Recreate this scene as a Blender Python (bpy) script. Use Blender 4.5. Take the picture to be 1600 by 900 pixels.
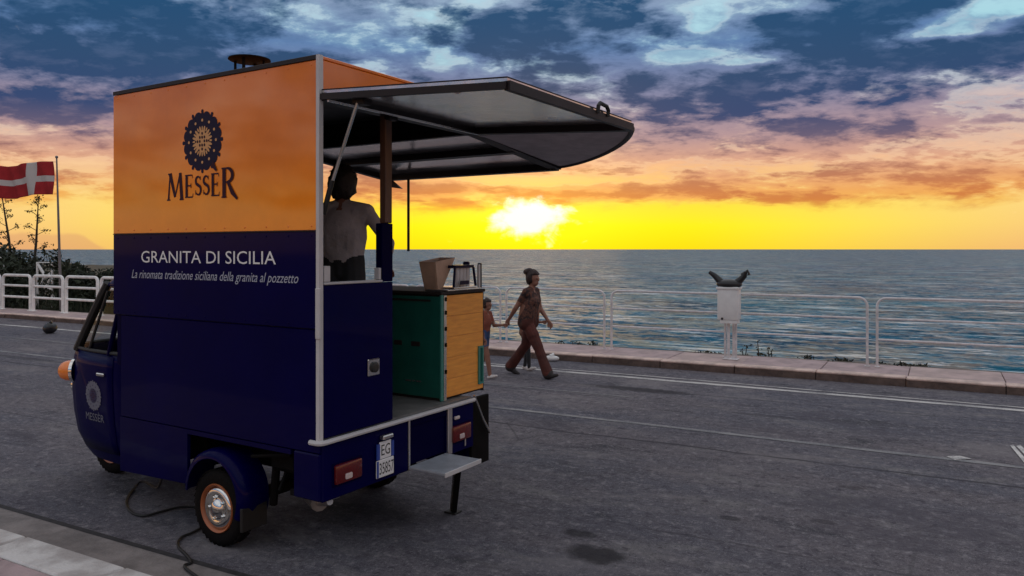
import bpy, bmesh, math, random
from mathutils import Vector, Matrix
random.seed(7)
R = math.radians
sc = bpy.context.scene
for o in list(bpy.data.objects): bpy.data.objects.remove(o)

# ------------------------------------------------------------ camera
F, HZ, CAMH = 1210.0, 389.5, 1.95
cam_d = bpy.data.cameras.new('camera'); cam = bpy.data.objects.new('camera', cam_d)
sc.collection.objects.link(cam); sc.camera = cam
cam.location = (0, 0, CAMH); cam.rotation_euler = (R(90), 0, 0)
cam_d.sensor_width = 36; cam_d.lens = 36 * F / 1600
cam_d.shift_y = -(450 - HZ) / 1600
cam_d.clip_start = .05; cam_d.clip_end = 90000
sc.view_settings.view_transform = 'Standard'; sc.view_settings.look = 'None'
sc.view_settings.gamma = 1; sc.view_settings.use_curve_mapping = False
sc.view_settings.exposure = 0.0
sc.render.resolution_x, sc.render.resolution_y = 1024, 576
sc.cycles.max_bounces = 6; sc.cycles.diffuse_bounces = 3; sc.cycles.glossy_bounces = 3; sc.cycles.transparent_max_bounces = 8
sc.cycles.caustics_reflective = False; sc.cycles.caustics_refractive = False

def lin(c):
    return tuple((v / 255 / 12.92) if v / 255 <= .04045 else ((v / 255 + .055) / 1.055) ** 2.4 for v in c) + (1.0,)

# ------------------------------------------------------------ node helpers
class NT:
    def __init__(s, nt): s.nt = nt
    def n(s, typ, **kw):
        nd = s.nt.nodes.new(typ)
        for k, v in kw.items(): setattr(nd, k, v)
        return nd
    def put(s, sock, v):
        if isinstance(v, bpy.types.NodeSocket): s.nt.links.new(v, sock)
        elif v is not None: sock.default_value = v
    def m(s, op, a, b=None, c=None, clamp=False):
        nd = s.n('ShaderNodeMath', operation=op, use_clamp=clamp)
        s.put(nd.inputs[0], a)
        if b is not None: s.put(nd.inputs[1], b)
        if c is not None: s.put(nd.inputs[2], c)
        return nd.outputs[0]
    def add(s, a, b): return s.m('ADD', a, b)
    def mul(s, a, b): return s.m('MULTIPLY', a, b)
    def sub(s, a, b): return s.m('SUBTRACT', a, b)
    def step(s, x, a, b, lo=0., hi=1.):
        nd = s.n('ShaderNodeMapRange', interpolation_type='SMOOTHSTEP')
        s.put(nd.inputs[0], x); s.put(nd.inputs[1], a); s.put(nd.inputs[2], b); nd.inputs[3].default_value = lo; nd.inputs[4].default_value = hi
        return nd.outputs[0]
    def mix(s, f, a, b, mode='MIX'):
        nd = s.n('ShaderNodeMix', data_type='RGBA', blend_type=mode); nd.clamp_factor = True
        s.put(nd.inputs[0], f); s.put(nd.inputs[6], a); s.put(nd.inputs[7], b)
        return nd.outputs[2]
    def ramp(s, f, stops, interp='LINEAR'):
        nd = s.n('ShaderNodeValToRGB'); cr = nd.color_ramp; cr.interpolation = interp
        while len(cr.elements) < len(stops): cr.elements.new(.5)
        for e, (p, c) in zip(cr.elements, stops): e.position = p; e.color = c
        s.put(nd.inputs[0], f); return nd.outputs[0]
    def noise(s, v, scale, detail=4, rough=.55, dist=0.):
        nd = s.n('ShaderNodeTexNoise'); s.put(nd.inputs['Vector'], v)
        nd.inputs['Scale'].default_value = scale; nd.inputs['Detail'].default_value = detail
        nd.inputs['Roughness'].default_value = rough; nd.inputs['Distortion'].default_value = dist
        return nd.outputs[0]
    def xyz(s, x, y, z):
        nd = s.n('ShaderNodeCombineXYZ')
        for i, v in enumerate((x, y, z)): s.put(nd.inputs[i], v)
        return nd.outputs[0]
    def sep(s, v):
        nd = s.n('ShaderNodeSeparateXYZ'); s.put(nd.inputs[0], v); return nd.outputs
    def scale(s, v, sx, sy, sz, rz=0):
        nd = s.n('ShaderNodeMapping'); s.put(nd.inputs[0], v)
        nd.inputs['Scale'].default_value = (sx, sy, sz); nd.inputs['Rotation'].default_value = (0, 0, rz); return nd.outputs[0]

# ------------------------------------------------------------ sky: clear air + broken evening cloud
SUN_AZ, SUN_EL = R(1.3), R(2.3)
def build_world():
    w = bpy.data.worlds.new('World'); sc.world = w; w.use_nodes = True
    nt = w.node_tree; nt.nodes.clear(); N = NT(nt)
    tc = N.n('ShaderNodeTexCoord').outputs['Generated']
    x, y, z = N.sep(tc)
    zc = N.m('MAXIMUM', z, 0.0)
    az = N.m('ARCTAN2', x, y)
    daz = N.m('ABSOLUTE', N.sub(az, SUN_AZ))
    den = N.add(zc, .20)
    p = N.xyz(N.m('DIVIDE', x, den), N.m('DIVIDE', y, den), 0.0)
    n1 = N.noise(p, 1.5, 7, .55, .2)
    n2 = N.noise(N.scale(p, 1, 1.25, 1), 4.2, 6, .6, .15)
    n3 = N.noise(N.xyz(N.mul(az, 1.0), 0.0, N.mul(zc, 3.4)), 9.0, 6, .62, .3)   # soft puffs low down
    D = N.add(N.add(N.mul(n1, .72), N.mul(n2, .28)), 0.0)
    lowmix = N.step(zc, .12, .05)
    D = N.add(N.mul(D, N.sub(1.0, N.mul(lowmix, .75))), N.mul(N.mul(n3, lowmix), .75))
    # big banks and openings (azimuth deg, elevation sin, widths, amount)
    for a0, z0, sa, sz_, amt in BANKS:
        e = N.add(N.m('POWER', N.mul(N.sub(az, R(a0)), 1 / R(sa)), 2.0), N.m('POWER', N.mul(N.sub(zc, z0), 1 / sz_), 2.0))
        D = N.add(D, N.mul(N.m('EXPONENT', N.mul(e, -1.0)), amt))
    fine = N.noise(N.scale(p, 1, 1.15, 1), 9.0, 6, .62, .2)
    D = N.add(D, N.add(N.mul(N.sub(fine, .5), .30), N.mul(N.sub(n2, .5), .16)))
    # the open strip over the horizon
    edge = N.add(zc, N.mul(N.sub(n3, .5), .05))
    cover = N.step(edge, .046, .066)
    cl = N.mul(N.step(D, .33, .53), cover)
    shade = N.noise(N.scale(p, 1, 1.15, 1), 3.0, 6, .58, .25)
    core = N.step(N.add(N.mul(D, .62), N.mul(shade, .62)), .58, .72)
    # colours
    near = N.step(daz, R(42), R(10))
    zr = N.m('MINIMUM', N.mul(zc, 1.0), 1.0)
    clear_n = N.ramp(zr, [(0, lin((255, 222, 20))), (.03, lin((255, 240, 24))), (.055, lin((255, 228, 60))), (.075, lin((254, 205, 110))),
                          (.11, lin((242, 186, 142))), (.16, lin((205, 178, 172))), (.20, lin((180, 195, 208))), (.25, lin((168, 214, 226))), (.34, lin((190, 218, 232))), (.5, lin((212, 226, 238))), (1, lin((205, 222, 240)))])
    clear_f = N.ramp(zr, [(0, lin((240, 178, 128))), (.03, lin((250, 198, 134))), (.055, lin((252, 212, 140))), (.075, lin((250, 210, 150))),
                          (.11, lin((244, 200, 165))), (.16, lin((214, 186, 178))), (.20, lin((185, 196, 208))), (.25, lin((168, 214, 226))), (.34, lin((190, 218, 232))), (.5, lin((212, 226, 238))), (1, lin((205, 222, 240)))])
    clear = N.mix(near, clear_f, clear_n)
    hi = N.step(zc, .10, .17)
    clear = N.mix(N.mul(N.mul(N.step(N.add(N.mul(fine, .6), N.mul(n2, .4)), .40, .62), hi), .62), clear, lin((112, 146, 184)))
    lightc = N.ramp(zr, [(.04, lin((248, 190, 70))), (.07, lin((240, 170, 95))), (.10, lin((226, 165, 130))), (.14, lin((178, 146, 150))), (.19, lin((128, 130, 160))), (.25, lin((92, 126, 172))), (.33, lin((150, 168, 192))), (.45, lin((212, 210, 214))), (1, lin((228, 220, 216)))])
    darkc = N.ramp(zr, [(.04, lin((222, 135, 50))), (.07, lin((205, 125, 75))), (.10, lin((180, 122, 100))), (.135, lin((104, 92, 116))), (.165, lin((50, 70, 112))), (.22, lin((42, 74, 112))), (.30, lin((28, 76, 116))), (.36, lin((70, 105, 145))), (.5, lin((150, 160, 176))), (1, lin((182, 182, 188)))])
    cloud = N.mix(N.m('MULTIPLY_ADD', N.sub(fine, .5), 1.25, core, clamp=True), lightc, darkc)
    # bright rims of thin cloud near openings
    rim = N.mul(N.step(D, .38, .42), N.step(D, .465, .43))
    rimc = N.ramp(zr, [(.05, lin((255, 225, 110))), (.1, lin((252, 214, 170))), (.2, lin((222, 236, 240)))])
    col = N.mix(cl, clear, cloud)
    col = N.mix(N.mul(N.mul(rim, cover), .22), col, rimc)
    # far hazy hills painted into the sky colour, low in the west-southwest
    ridge = N.mul(N.mul(N.step(az, R(-27.2), R(-29.5)), N.step(az, R(-40), R(-33.5))), N.m('MULTIPLY_ADD', N.noise(N.xyz(az, 0.0, 0.0), 26.0, 4, .5), .016, .010))
    col = N.mix(N.step(z, N.add(ridge, .0012), N.sub(ridge, .004), 0, .42), col, lin((214, 150, 112)))
    # glow of the low sun behind thin cloud
    dz = N.mul(N.sub(z, math.sin(SUN_EL)), 1.25)
    r2 = N.add(N.m('POWER', N.sub(az, SUN_AZ), 2.0), N.m('POWER', dz, 2.0))
    r2w = N.add(N.m('POWER', N.mul(N.sub(az, SUN_AZ), .62), 2.0), N.m('POWER', dz, 2.0))
    n4 = N.noise(N.xyz(az, 0.0, N.mul(zc, 1.6)), 34.0, 5, .6, .3)
    g1 = N.step(N.add(N.m('EXPONENT', N.mul(r2w, -1 / (R(1.75) ** 2))), N.mul(N.sub(n4, .5), 1.3)), .22, .75)
    g2 = N.m('EXPONENT', N.mul(r2, -1 / (R(7.0) ** 2)))
    front = N.step(y, 0.0, .2)
    g1 = N.mul(g1, front); g2 = N.mul(g2, front)
    sunw = N.mix(1.0, (0, 0, 0, 1), N.mix(1.0, N.xyz(g1, g1, g1), (1.1, 1.0, .95, 1), 'MULTIPLY'))
    halo = N.mix(1.0, N.xyz(g2, g2, g2), (.30, .17, .0, 1), 'MULTIPLY')
    col = N.mix(1.0, N.mix(1.0, col, sunw, 'ADD'), halo, 'ADD')
    b1 = N.n('ShaderNodeBackground'); N.put(b1.inputs[0], col); b1.inputs[1].default_value = SKY_STRENGTH
    sky = N.n('ShaderNodeTexSky', sky_type='NISHITA', sun_disc=False)
    sky.sun_elevation = SUN_EL; sky.sun_rotation = SUN_AZ
    b2 = N.n('ShaderNodeBackground'); N.put(b2.inputs[0], sky.outputs[0]); b2.inputs[1].default_value = .003
    ad = N.n('ShaderNodeAddShader'); N.put(ad.inputs[0], b1.outputs[0]); N.put(ad.inputs[1], b2.outputs[0])
    out = N.n('ShaderNodeOutputWorld'); N.put(out.inputs[0], ad.outputs[0])
SKY_STRENGTH = 1.0
sampling_res = 512
BANKS = [(-28, .225, 9, .045, .22), (-31, .155, 2.6, .018, .20), (-20, .17, 7, .022, -.10), (-26, .12, 9, .02, -.02),
         (2, .27, 7, .025, .14), (14.5, .185, 5.5, .022, .22), (11, .215, 7, .018, .10), (23, .262, 9, .016, .26), (32, .215, 5, .012, .22), (34, .235, 5, .010, .12),
         (13.0, .238, 2.2, .009, -.26), (16.8, .226, 3.0, .005, -.20), (29.5, .238, 3.6, .009, -.28), (33.5, .258, 5, .014, -.30), (14.2, .275, 1.3, .016, -.18),
         (-8, .205, 9, .018, -.05), (-12, .285, 8, .02, -.08), (5, .088, 6, .006, -.22), (-7, .078, 5, .006, .14), (8, .072, 9, .006, .16), (20, .105, 10, .012, -.08), (-32, .085, 8, .03, -.04), (24, .145, 9, .012, .10)]
build_world()
sc.world.cycles.sampling_method = 'MANUAL'; sc.world.cycles.sample_map_resolution = 512
sun_d = bpy.data.lights.new('sun', 'SUN'); sun = bpy.data.objects.new('sun', sun_d); sc.collection.objects.link(sun)
sun_d.energy = .05; sun_d.angle = R(14.0); sun_d.color = (1.0, .62, .30)
sv = Vector((math.sin(SUN_AZ) * math.cos(SUN_EL), math.cos(SUN_AZ) * math.cos(SUN_EL), math.sin(SUN_EL)))
sun.rotation_euler = sv.to_track_quat('Z', 'Y').to_euler(); sun.location = (0, 60, 30)

# ------------------------------------------------------------ materials
MATS = {}
def mat(name, col, rough=.5, metal=0., var=.0, vscale=6., bump=0., bscale=40., coat=0., spec=None, emit=0., stretch=(1, 1, 1), col2=None):
    m = bpy.data.materials.new(name); m.use_nodes = True; nt = m.node_tree; N = NT(nt)
    b = nt.nodes['Principled BSDF']; c = lin(col) if max(col) > 1 else tuple(col) + (1.,)
    b.inputs['Roughness'].default_value = rough; b.inputs['Metallic'].default_value = metal
    if coat: b.inputs['Coat Weight'].default_value = coat; b.inputs['Coat Roughness'].default_value = .06
    if spec is not None: b.inputs['Specular IOR Level'].default_value = spec
    tc = N.n('ShaderNodeTexCoord').outputs['Object']
    v = N.scale(tc, *stretch)
    if var or col2:
        n = N.noise(v, vscale, 6, .62)
        if col2:
            c2 = lin(col2) if max(col2) > 1 else tuple(col2) + (1.,)
            N.put(b.inputs['Base Color'], N.mix(N.step(n, .38, .62), c, c2))
        else:
            dk = tuple(k * (1 - var) for k in c[:3]) + (1,); lt = tuple(min(1, k * (1 + var)) for k in c[:3]) + (1,)
            N.put(b.inputs['Base Color'], N.mix(N.step(n, .3, .7), dk, lt))
        N.put(b.inputs['Roughness'], N.m('MULTIPLY_ADD', N.sub(n, .5), .3, rough, clamp=True))
    else: b.inputs['Base Color'].default_value = c
    if bump:
        bp = N.n('ShaderNodeBump'); bp.inputs['Strength'].default_value = bump; bp.inputs['Distance'].default_value = .02
        N.put(bp.inputs['Height'], N.noise(v, bscale, 5, .6)); N.put(b.inputs['Normal'], bp.outputs[0])
    if emit: b.inputs['Emission Color'].default_value = c; b.inputs['Emission Strength'].default_value = emit
    MATS[name] = m; return m

def glass(name, tint=(.75, .8, .8), refl=.5):
    m = bpy.data.materials.new(name); m.use_nodes = True; nt = m.node_tree; nt.nodes.clear(); N = NT(nt)
    t = N.n('ShaderNodeBsdfTransparent'); t.inputs[0].default_value = tint + (1,)
    g = N.n('ShaderNodeBsdfGlossy'); g.inputs['Roughness'].default_value = .03
    fr = N.n('ShaderNodeFresnel'); fr.inputs[0].default_value = 1.5
    mx = N.n('ShaderNodeMixShader'); N.put(mx.inputs[0], N.mul(fr.outputs[0], refl * 2)); N.put(mx.inputs[1], t.outputs[0]); N.put(mx.inputs[2], g.outputs[0])
    o = N.n('ShaderNodeOutputMaterial'); N.put(o.inputs[0], mx.outputs[0]); MATS[name] = m; return m

# ------------------------------------------------------------ mesh builder
class MB:
    def __init__(s): s.v = []; s.f = []; s.mi = []; s.cur = 0
    def _ap(s, vs, fs, M=None):
        k = len(s.v)
        s.v += [tuple(M @ Vector(p)) if M else tuple(p) for p in vs]
        s.f += [tuple(i + k for i in f) for f in fs]; s.mi += [s.cur] * len(fs); return s
    def box(s, x0, x1, y0, y1, z0, z1, bev=0., M=None, seg=1):
        if bev:
            bm = bmesh.new(); bmesh.ops.create_cube(bm, size=1)
            for v in bm.verts: v.co = Vector(((x0 + x1) / 2 + v.co.x * (x1 - x0), (y0 + y1) / 2 + v.co.y * (y1 - y0), (z0 + z1) / 2 + v.co.z * (z1 - z0)))
            bmesh.ops.bevel(bm, geom=list(bm.edges), offset=bev, segments=seg, affect='EDGES', profile=.5)
            bm.verts.index_update(); s._ap([v.co[:] for v in bm.verts], [[v.index for v in f.verts] for f in bm.faces], M); bm.free(); return s
        return s._ap([(x, y, z) for x in (x0, x1) for y in (y0, y1) for z in (z0, z1)],
                     [(0, 1, 3, 2), (4, 6, 7, 5), (0, 4, 5, 1), (2, 3, 7, 6), (0, 2, 6, 4), (1, 5, 7, 3)], M)
    def beam(s, a, b, wd, ht, up=(0, 0, 1), bev=0.):
        a, b = Vector(a), Vector(b); d = b - a; L = d.length; xx = d / L
        yy = Vector(up).cross(xx).normalized(); zz = xx.cross(yy)
        M = Matrix((xx, yy, zz)).transposed().to_4x4(); M.translation = a
        return s.box(0, L, -wd / 2, wd / 2, -ht / 2, ht / 2, bev, M)
    def tube(s, pts, r, n=8, cap=True, rs=None, flat=1.):
        pts = [Vector(p) for p in pts]; vs = []; fs = []; prev = None
        for i, p in enumerate(pts):
            d = (pts[min(i + 1, len(pts) - 1)] - pts[max(i - 1, 0)]).normalized()
            if prev is None: u = d.cross(Vector((0, 0, 1))); u = u if u.length > .1 else d.cross(Vector((1, 0, 0)))
            else: u = prev - d * prev.dot(d)
            u.normalize(); prev = u; w = d.cross(u); rr = rs[i] if rs else r
            for k in range(n):
                a = 2 * math.pi * k / n; vs.append(p + (u * math.cos(a) + w * math.sin(a) * flat) * rr)
        for i in range(len(pts) - 1):
            for k in range(n):
                k2 = (k + 1) % n; fs.append((i * n + k, i * n + k2, (i + 1) * n + k2, (i + 1) * n + k))
        if cap: fs.append(tuple(range(n))[::-1]); fs.append(tuple((len(pts) - 1) * n + k for k in range(n)))
        return s._ap(vs, fs)
    def lathe(s, prof, n=24, M=None, cap=True):   # profile (r, h) about local z
        vs = []; fs = []
        for r, h in prof:
            for k in range(n): a = 2 * math.pi * k / n; vs.append((r * math.cos(a), r * math.sin(a), h))
        for i in range(len(prof) - 1):
            for k in range(n): k2 = (k + 1) % n; fs.append((i * n + k, i * n + k2, (i + 1) * n + k2, (i + 1) * n + k))
        if cap:
            fs.append(tuple(range(n))[::-1]); fs.append(tuple((len(prof) - 1) * n + k for k in range(n)))
        return s._ap(vs, fs, M)
    def prism(s, poly, h0, h1, axis='z', M=None):   # poly of 2D points extruded along axis
        def mk(a, b, h): return {'z': (a, b, h), 'y': (a, h, b), 'x': (h, a, b)}[axis]
        n = len(poly); vs = [mk(a, b, h0) for a, b in poly] + [mk(a, b, h1) for a, b in poly]
        fs = [tuple(range(n))[::-1], tuple(range(n, 2 * n))] + [(i, (i + 1) % n, n + (i + 1) % n, n + i) for i in range(n)]
        return s._ap(vs, fs, M)
    def slab(s, quad, th):  # 3D polygon thickened along its normal
        q = [Vector(p) for p in quad]; nn = (q[1] - q[0]).cross(q[-1] - q[0]).normalized() * th; n = len(q)
        return s._ap(q + [p + nn for p in q], [tuple(range(n))[::-1], tuple(range(n, 2 * n))] + [(i, (i + 1) % n, n + (i + 1) % n, n + i) for i in range(n)])
    def ball(s, c, r, n=10, m=7, M=None):
        c = Vector(c); r = r if isinstance(r, (tuple, list)) else (r, r, r)
        vs = [c + Vector((0, 0, -r[2]))]
        for i in range(1, m):
            t = math.pi * i / m - math.pi / 2
            for k in range(n): a = 2 * math.pi * k / n; vs.append(c + Vector((r[0] * math.cos(t) * math.cos(a), r[1] * math.cos(t) * math.sin(a), r[2] * math.sin(t))))
        vs.append(c + Vector((0, 0, r[2]))); fs = []
        for k in range(n): fs.append((0, 1 + (k + 1) % n, 1 + k))
        for i in range(m - 2):
            for k in range(n): a = 1 + i * n; fs.append((a + k, a + (k + 1) % n, a + n + (k + 1) % n, a + n + k))
        t = len(vs) - 1
        for k in range(n): a = 1 + (m - 2) * n; fs.append((a + k, a + (k + 1) % n, t))
        return s._ap(vs, fs, M)
    def build(s, name, m, parent=None, smooth=False, ang=35, recalc=True):
        me = bpy.data.meshes.new(name); me.from_pydata(s.v, [], s.f)
        ms = m if isinstance(m, (list, tuple)) else [m]
        for q in ms: me.materials.append(MATS[q] if isinstance(q, str) else q)
        if len(ms) > 1: me.polygons.foreach_set('material_index', s.mi)
        if recalc:
            bm = bmesh.new(); bm.from_mesh(me); bmesh.ops.recalc_face_normals(bm, faces=bm.faces); bm.to_mesh(me); bm.free()
        if smooth: me.shade_smooth(); me.set_sharp_from_angle(angle=R(ang))
        return link(name, me, parent)
def link(name, me, parent=None):
    o = bpy.data.objects.new(name, me); sc.collection.objects.link(o)
    if parent: o.parent = parent
    return o
def tag(o, label=None, cat=None, group=None, kind=None):
    for k, v in (('label', label), ('category', cat), ('group', group), ('kind', kind)):
        if v: o[k] = v
    return o
def empty(name, loc=(0, 0, 0), rz=0, parent=None):
    o = bpy.data.objects.new(name, None); sc.collection.objects.link(o); o.location = loc; o.rotation_euler = (0, 0, rz)
    o.empty_display_size = .2
    if parent: o.parent = parent
    return o
def G(px, py, z=0.):     # where a sight line meets height z (used to survey the place)
    Y = F * (CAMH - z) / (py - HZ); return Vector(((px - 800) / F * Y, Y, z))
# road frame: t along the road (to the right), n towards the sea
RA = math.atan2(-.482, .876)
def RD(t, n, z=0.): return Vector((t * math.cos(RA) - n * math.sin(RA), t * math.sin(RA) + n * math.cos(RA), z))
# ============================================================ MATERIALS OF THE PLACE
def road_material():
    m = bpy.data.materials.new('asphalt'); m.use_nodes = True; nt = m.node_tree; N = NT(nt); b = nt.nodes['Principled BSDF']
    tc = N.n('ShaderNodeTexCoord').outputs['Object']; x, y, z = N.sep(tc)
    big = N.noise(N.scale(tc, .35, 1, 1), .55, 5, .6, .4)
    mid = N.noise(N.scale(tc, .55, 1.2, 1), 1.7, 6, .65, .3)
    fin = N.noise(tc, 55, 4, .7)
    grit = N.noise(tc, 170, 2, .6)
    c = N.mix(N.step(big, .35, .65), (.140, .138, .172, 1), (.195, .172, .190, 1))
    c = N.mix(N.step(mid, .52, .75), c, (.25, .235, .24, 1))
    c = N.mix(N.step(mid, .46, .28), c, (.075, .074, .090, 1))
    c = N.mix(N.mul(N.step(fin, .35, .7), .55), N.mix(1.0, c, (.62, .62, .62, 1), 'MULTIPLY'), c)
    c = N.mix(N.step(grit, .58, .70, 0, .7), c, (.40, .39, .39, 1))
    blot = N.noise(N.scale(tc, .95, 1, 1), 11, 6, .72, .2)
    c = N.mix(N.step(blot, .52, .68, 0, .7), c, (.29, .27, .285, 1)); c = N.mix(N.step(blot, .47, .34, 0, .8), c, (.055, .050, .064, 1))
    agg = N.noise(tc, 34, 3, .75)
    c = N.mix(N.step(agg, .56, .70, 0, .65), c, (.33, .31, .32, 1)); c = N.mix(N.step(agg, .44, .32, 0, .75), c, (.040, .037, .046, 1))
    pat = N.noise(N.scale(tc, .45, 1, 1), .9, 5, .7, .6)
    c = N.mix(N.step(pat, .54, .66, 0, .38), c, (.27, .245, .245, 1)); c = N.mix(N.step(pat, .45, .34, 0, .5), c, (.075, .068, .085, 1))
    # polished wheel paths and long construction seams
    wav = N.mul(N.sub(N.noise(N.scale(tc, .5, .0, 1), 1.4, 4, .6), .5), .22)
    for n0, wd, amt in ((7.55, .035, .75), (9.55, .02, .6), (5.2, .022, .45), (10.3, .03, .5)):
        d = N.m('ABSOLUTE', N.sub(N.add(y, wav), n0))
        c = N.mix(N.mul(N.step(d, wd, wd * .3), N.mul(N.step(mid, .3, .55), amt)), c, (.035, .034, .042, 1))
    vo = N.n('ShaderNodeTexVoronoi', feature='DISTANCE_TO_EDGE'); N.put(vo.inputs['Vector'], N.mix(.16, tc, N.n('ShaderNodeTexNoise').outputs[1])); vo.inputs['Scale'].default_value = .55
    c = N.mix(N.mul(N.step(vo.outputs[0], .008, .002), N.step(big, .50, .62, 0, .45)), c, (.04, .04, .045, 1))
    # oil stains and a dark repair
    ang = RA
    for wx, wy, a, bb, amt in STAINS:
        cx = wx * math.cos(ang) + wy * math.sin(ang); cy = -wx * math.sin(ang) + wy * math.cos(ang)
        e = N.add(N.m('POWER', N.mul(N.sub(x, cx), 1 / a), 2.0), N.m('POWER', N.mul(N.sub(y, cy), 1 / bb), 2.0))
        e = N.add(e, N.mul(N.sub(N.noise(tc, 9, 5, .65), .5), 2.2))
        c = N.mix(N.step(e, 1.5, .35, 0, amt), c, (.026, .025, .030, 1))
    N.put(b.inputs['Base Color'], c)
    N.put(b.inputs['Roughness'], N.m('MULTIPLY_ADD', N.sub(mid, .5), -.3, .88, clamp=True))
    b.inputs['Specular IOR Level'].default_value = .15
    bp = N.n('ShaderNodeBump'); bp.inputs['Strength'].default_value = .55; bp.inputs['Distance'].default_value = .012
    N.put(bp.inputs['Height'], N.add(N.mul(fin, .6), N.mul(grit, .4))); N.put(b.inputs['Normal'], bp.outputs[0])
    MATS['asphalt'] = m
STAINS = []
for px, py, a, b_, amt in ((930, 866, .20, .15, .85), (905, 834, .11, .07, .8), (1000, 609, .75, .16, .75), (880, 722, .10, .05, .3), (1330, 762, .10, .06, .5), (1200, 650, .5, .07, .4), (1140, 810, .08, .05, .6), (1285, 815, .09, .05, .5), (560, 800, .5, .3, .45), (300, 745, .5, .25, .4), (40, 560, 1.2, .12, .4)):
    g = G(px, py); STAINS.append((g.x, g.y, a, b_, amt))
road_material()

def worn_paint(name, col, keep):
    m = bpy.data.materials.new(name); m.use_nodes = True; nt = m.node_tree; N = NT(nt); b = nt.nodes['Principled BSDF']
    tc = N.n('ShaderNodeTexCoord').outputs['Object']
    n = N.add(N.mul(N.noise(N.scale(tc, .5, 2, 1), 3.5, 6, .7), .6), N.mul(N.noise(tc, 60, 3, .7), .4))
    N.put(b.inputs['Base Color'], N.mix(N.step(n, keep - .08, keep + .08), tuple(col) + (1,), (.11, .11, .125, 1)))
    b.inputs['Roughness'].default_value = .7; MATS[name] = m
worn_paint('line_paint', (.60, .57, .54), .54); worn_paint('faint_paint', (.27, .26, .26), .50); worn_paint('ghost_paint', (.30, .29, .29), .46); worn_paint('bright_paint', (.66, .63, .60), .55)
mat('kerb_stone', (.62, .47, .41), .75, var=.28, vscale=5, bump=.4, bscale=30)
mat('kerb_shaded_face', (.115, .080, .068), .85, var=.35, vscale=6, bump=.5, bscale=25)  # shade of the backlit kerb front, put into the stone colour
mat('pale_kerb_stone', (.74, .71, .68), .75, col2=(.46, .42, .40), vscale=3.2, bump=.4, bscale=25)
mat('paving', (.42, .31, .31), .7, var=.25, vscale=4, bump=.3, bscale=35)
mat('paving_worn', (.47, .35, .33), .7, var=.22, vscale=3, bump=.3, bscale=35)
mat('bedding', (.12, .10, .10), .9, var=.3)
mat('gutter_concrete', (.24, .21, .20), .8, var=.30, vscale=4, bump=.4, bscale=30)
mat('cliff', (.16, .13, .11), .9, var=.4, vscale=1.2, bump=.6, bscale=6)
mat('dry_ground', (.055, .050, .028), .95, col2=(.11, .08, .045), vscale=.8, bump=.6, bscale=8)
mat('scrub_leaf', (.018, .026, .012), .8, var=.6, vscale=1.5)
mat('stalk_brown', (.055, .040, .028), .9, var=.3)
mat('grey_rail', (.66, .64, .65), .5, var=.18, vscale=9, metal=.15)
mat('white_rail', (.86, .85, .83), .5, var=.12, vscale=6)
mat('white_paint', (.76, .76, .75), .45, var=.06, vscale=6)
mat('black_plastic', (.012, .012, .014), .35, var=.2)
mat('flag_red', (.36, .030, .035), .8, var=.15, vscale=3, spec=.1)
mat('flag_white', (.55, .52, .50), .8, spec=.1)
mat('pole_grey', (.20, .19, .20), .5, metal=.4)
mat('tar_seam', (.035, .032, .034), .9, var=.4, vscale=12)
mat('soil', (.10, .08, .065), .95, var=.3)

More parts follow.
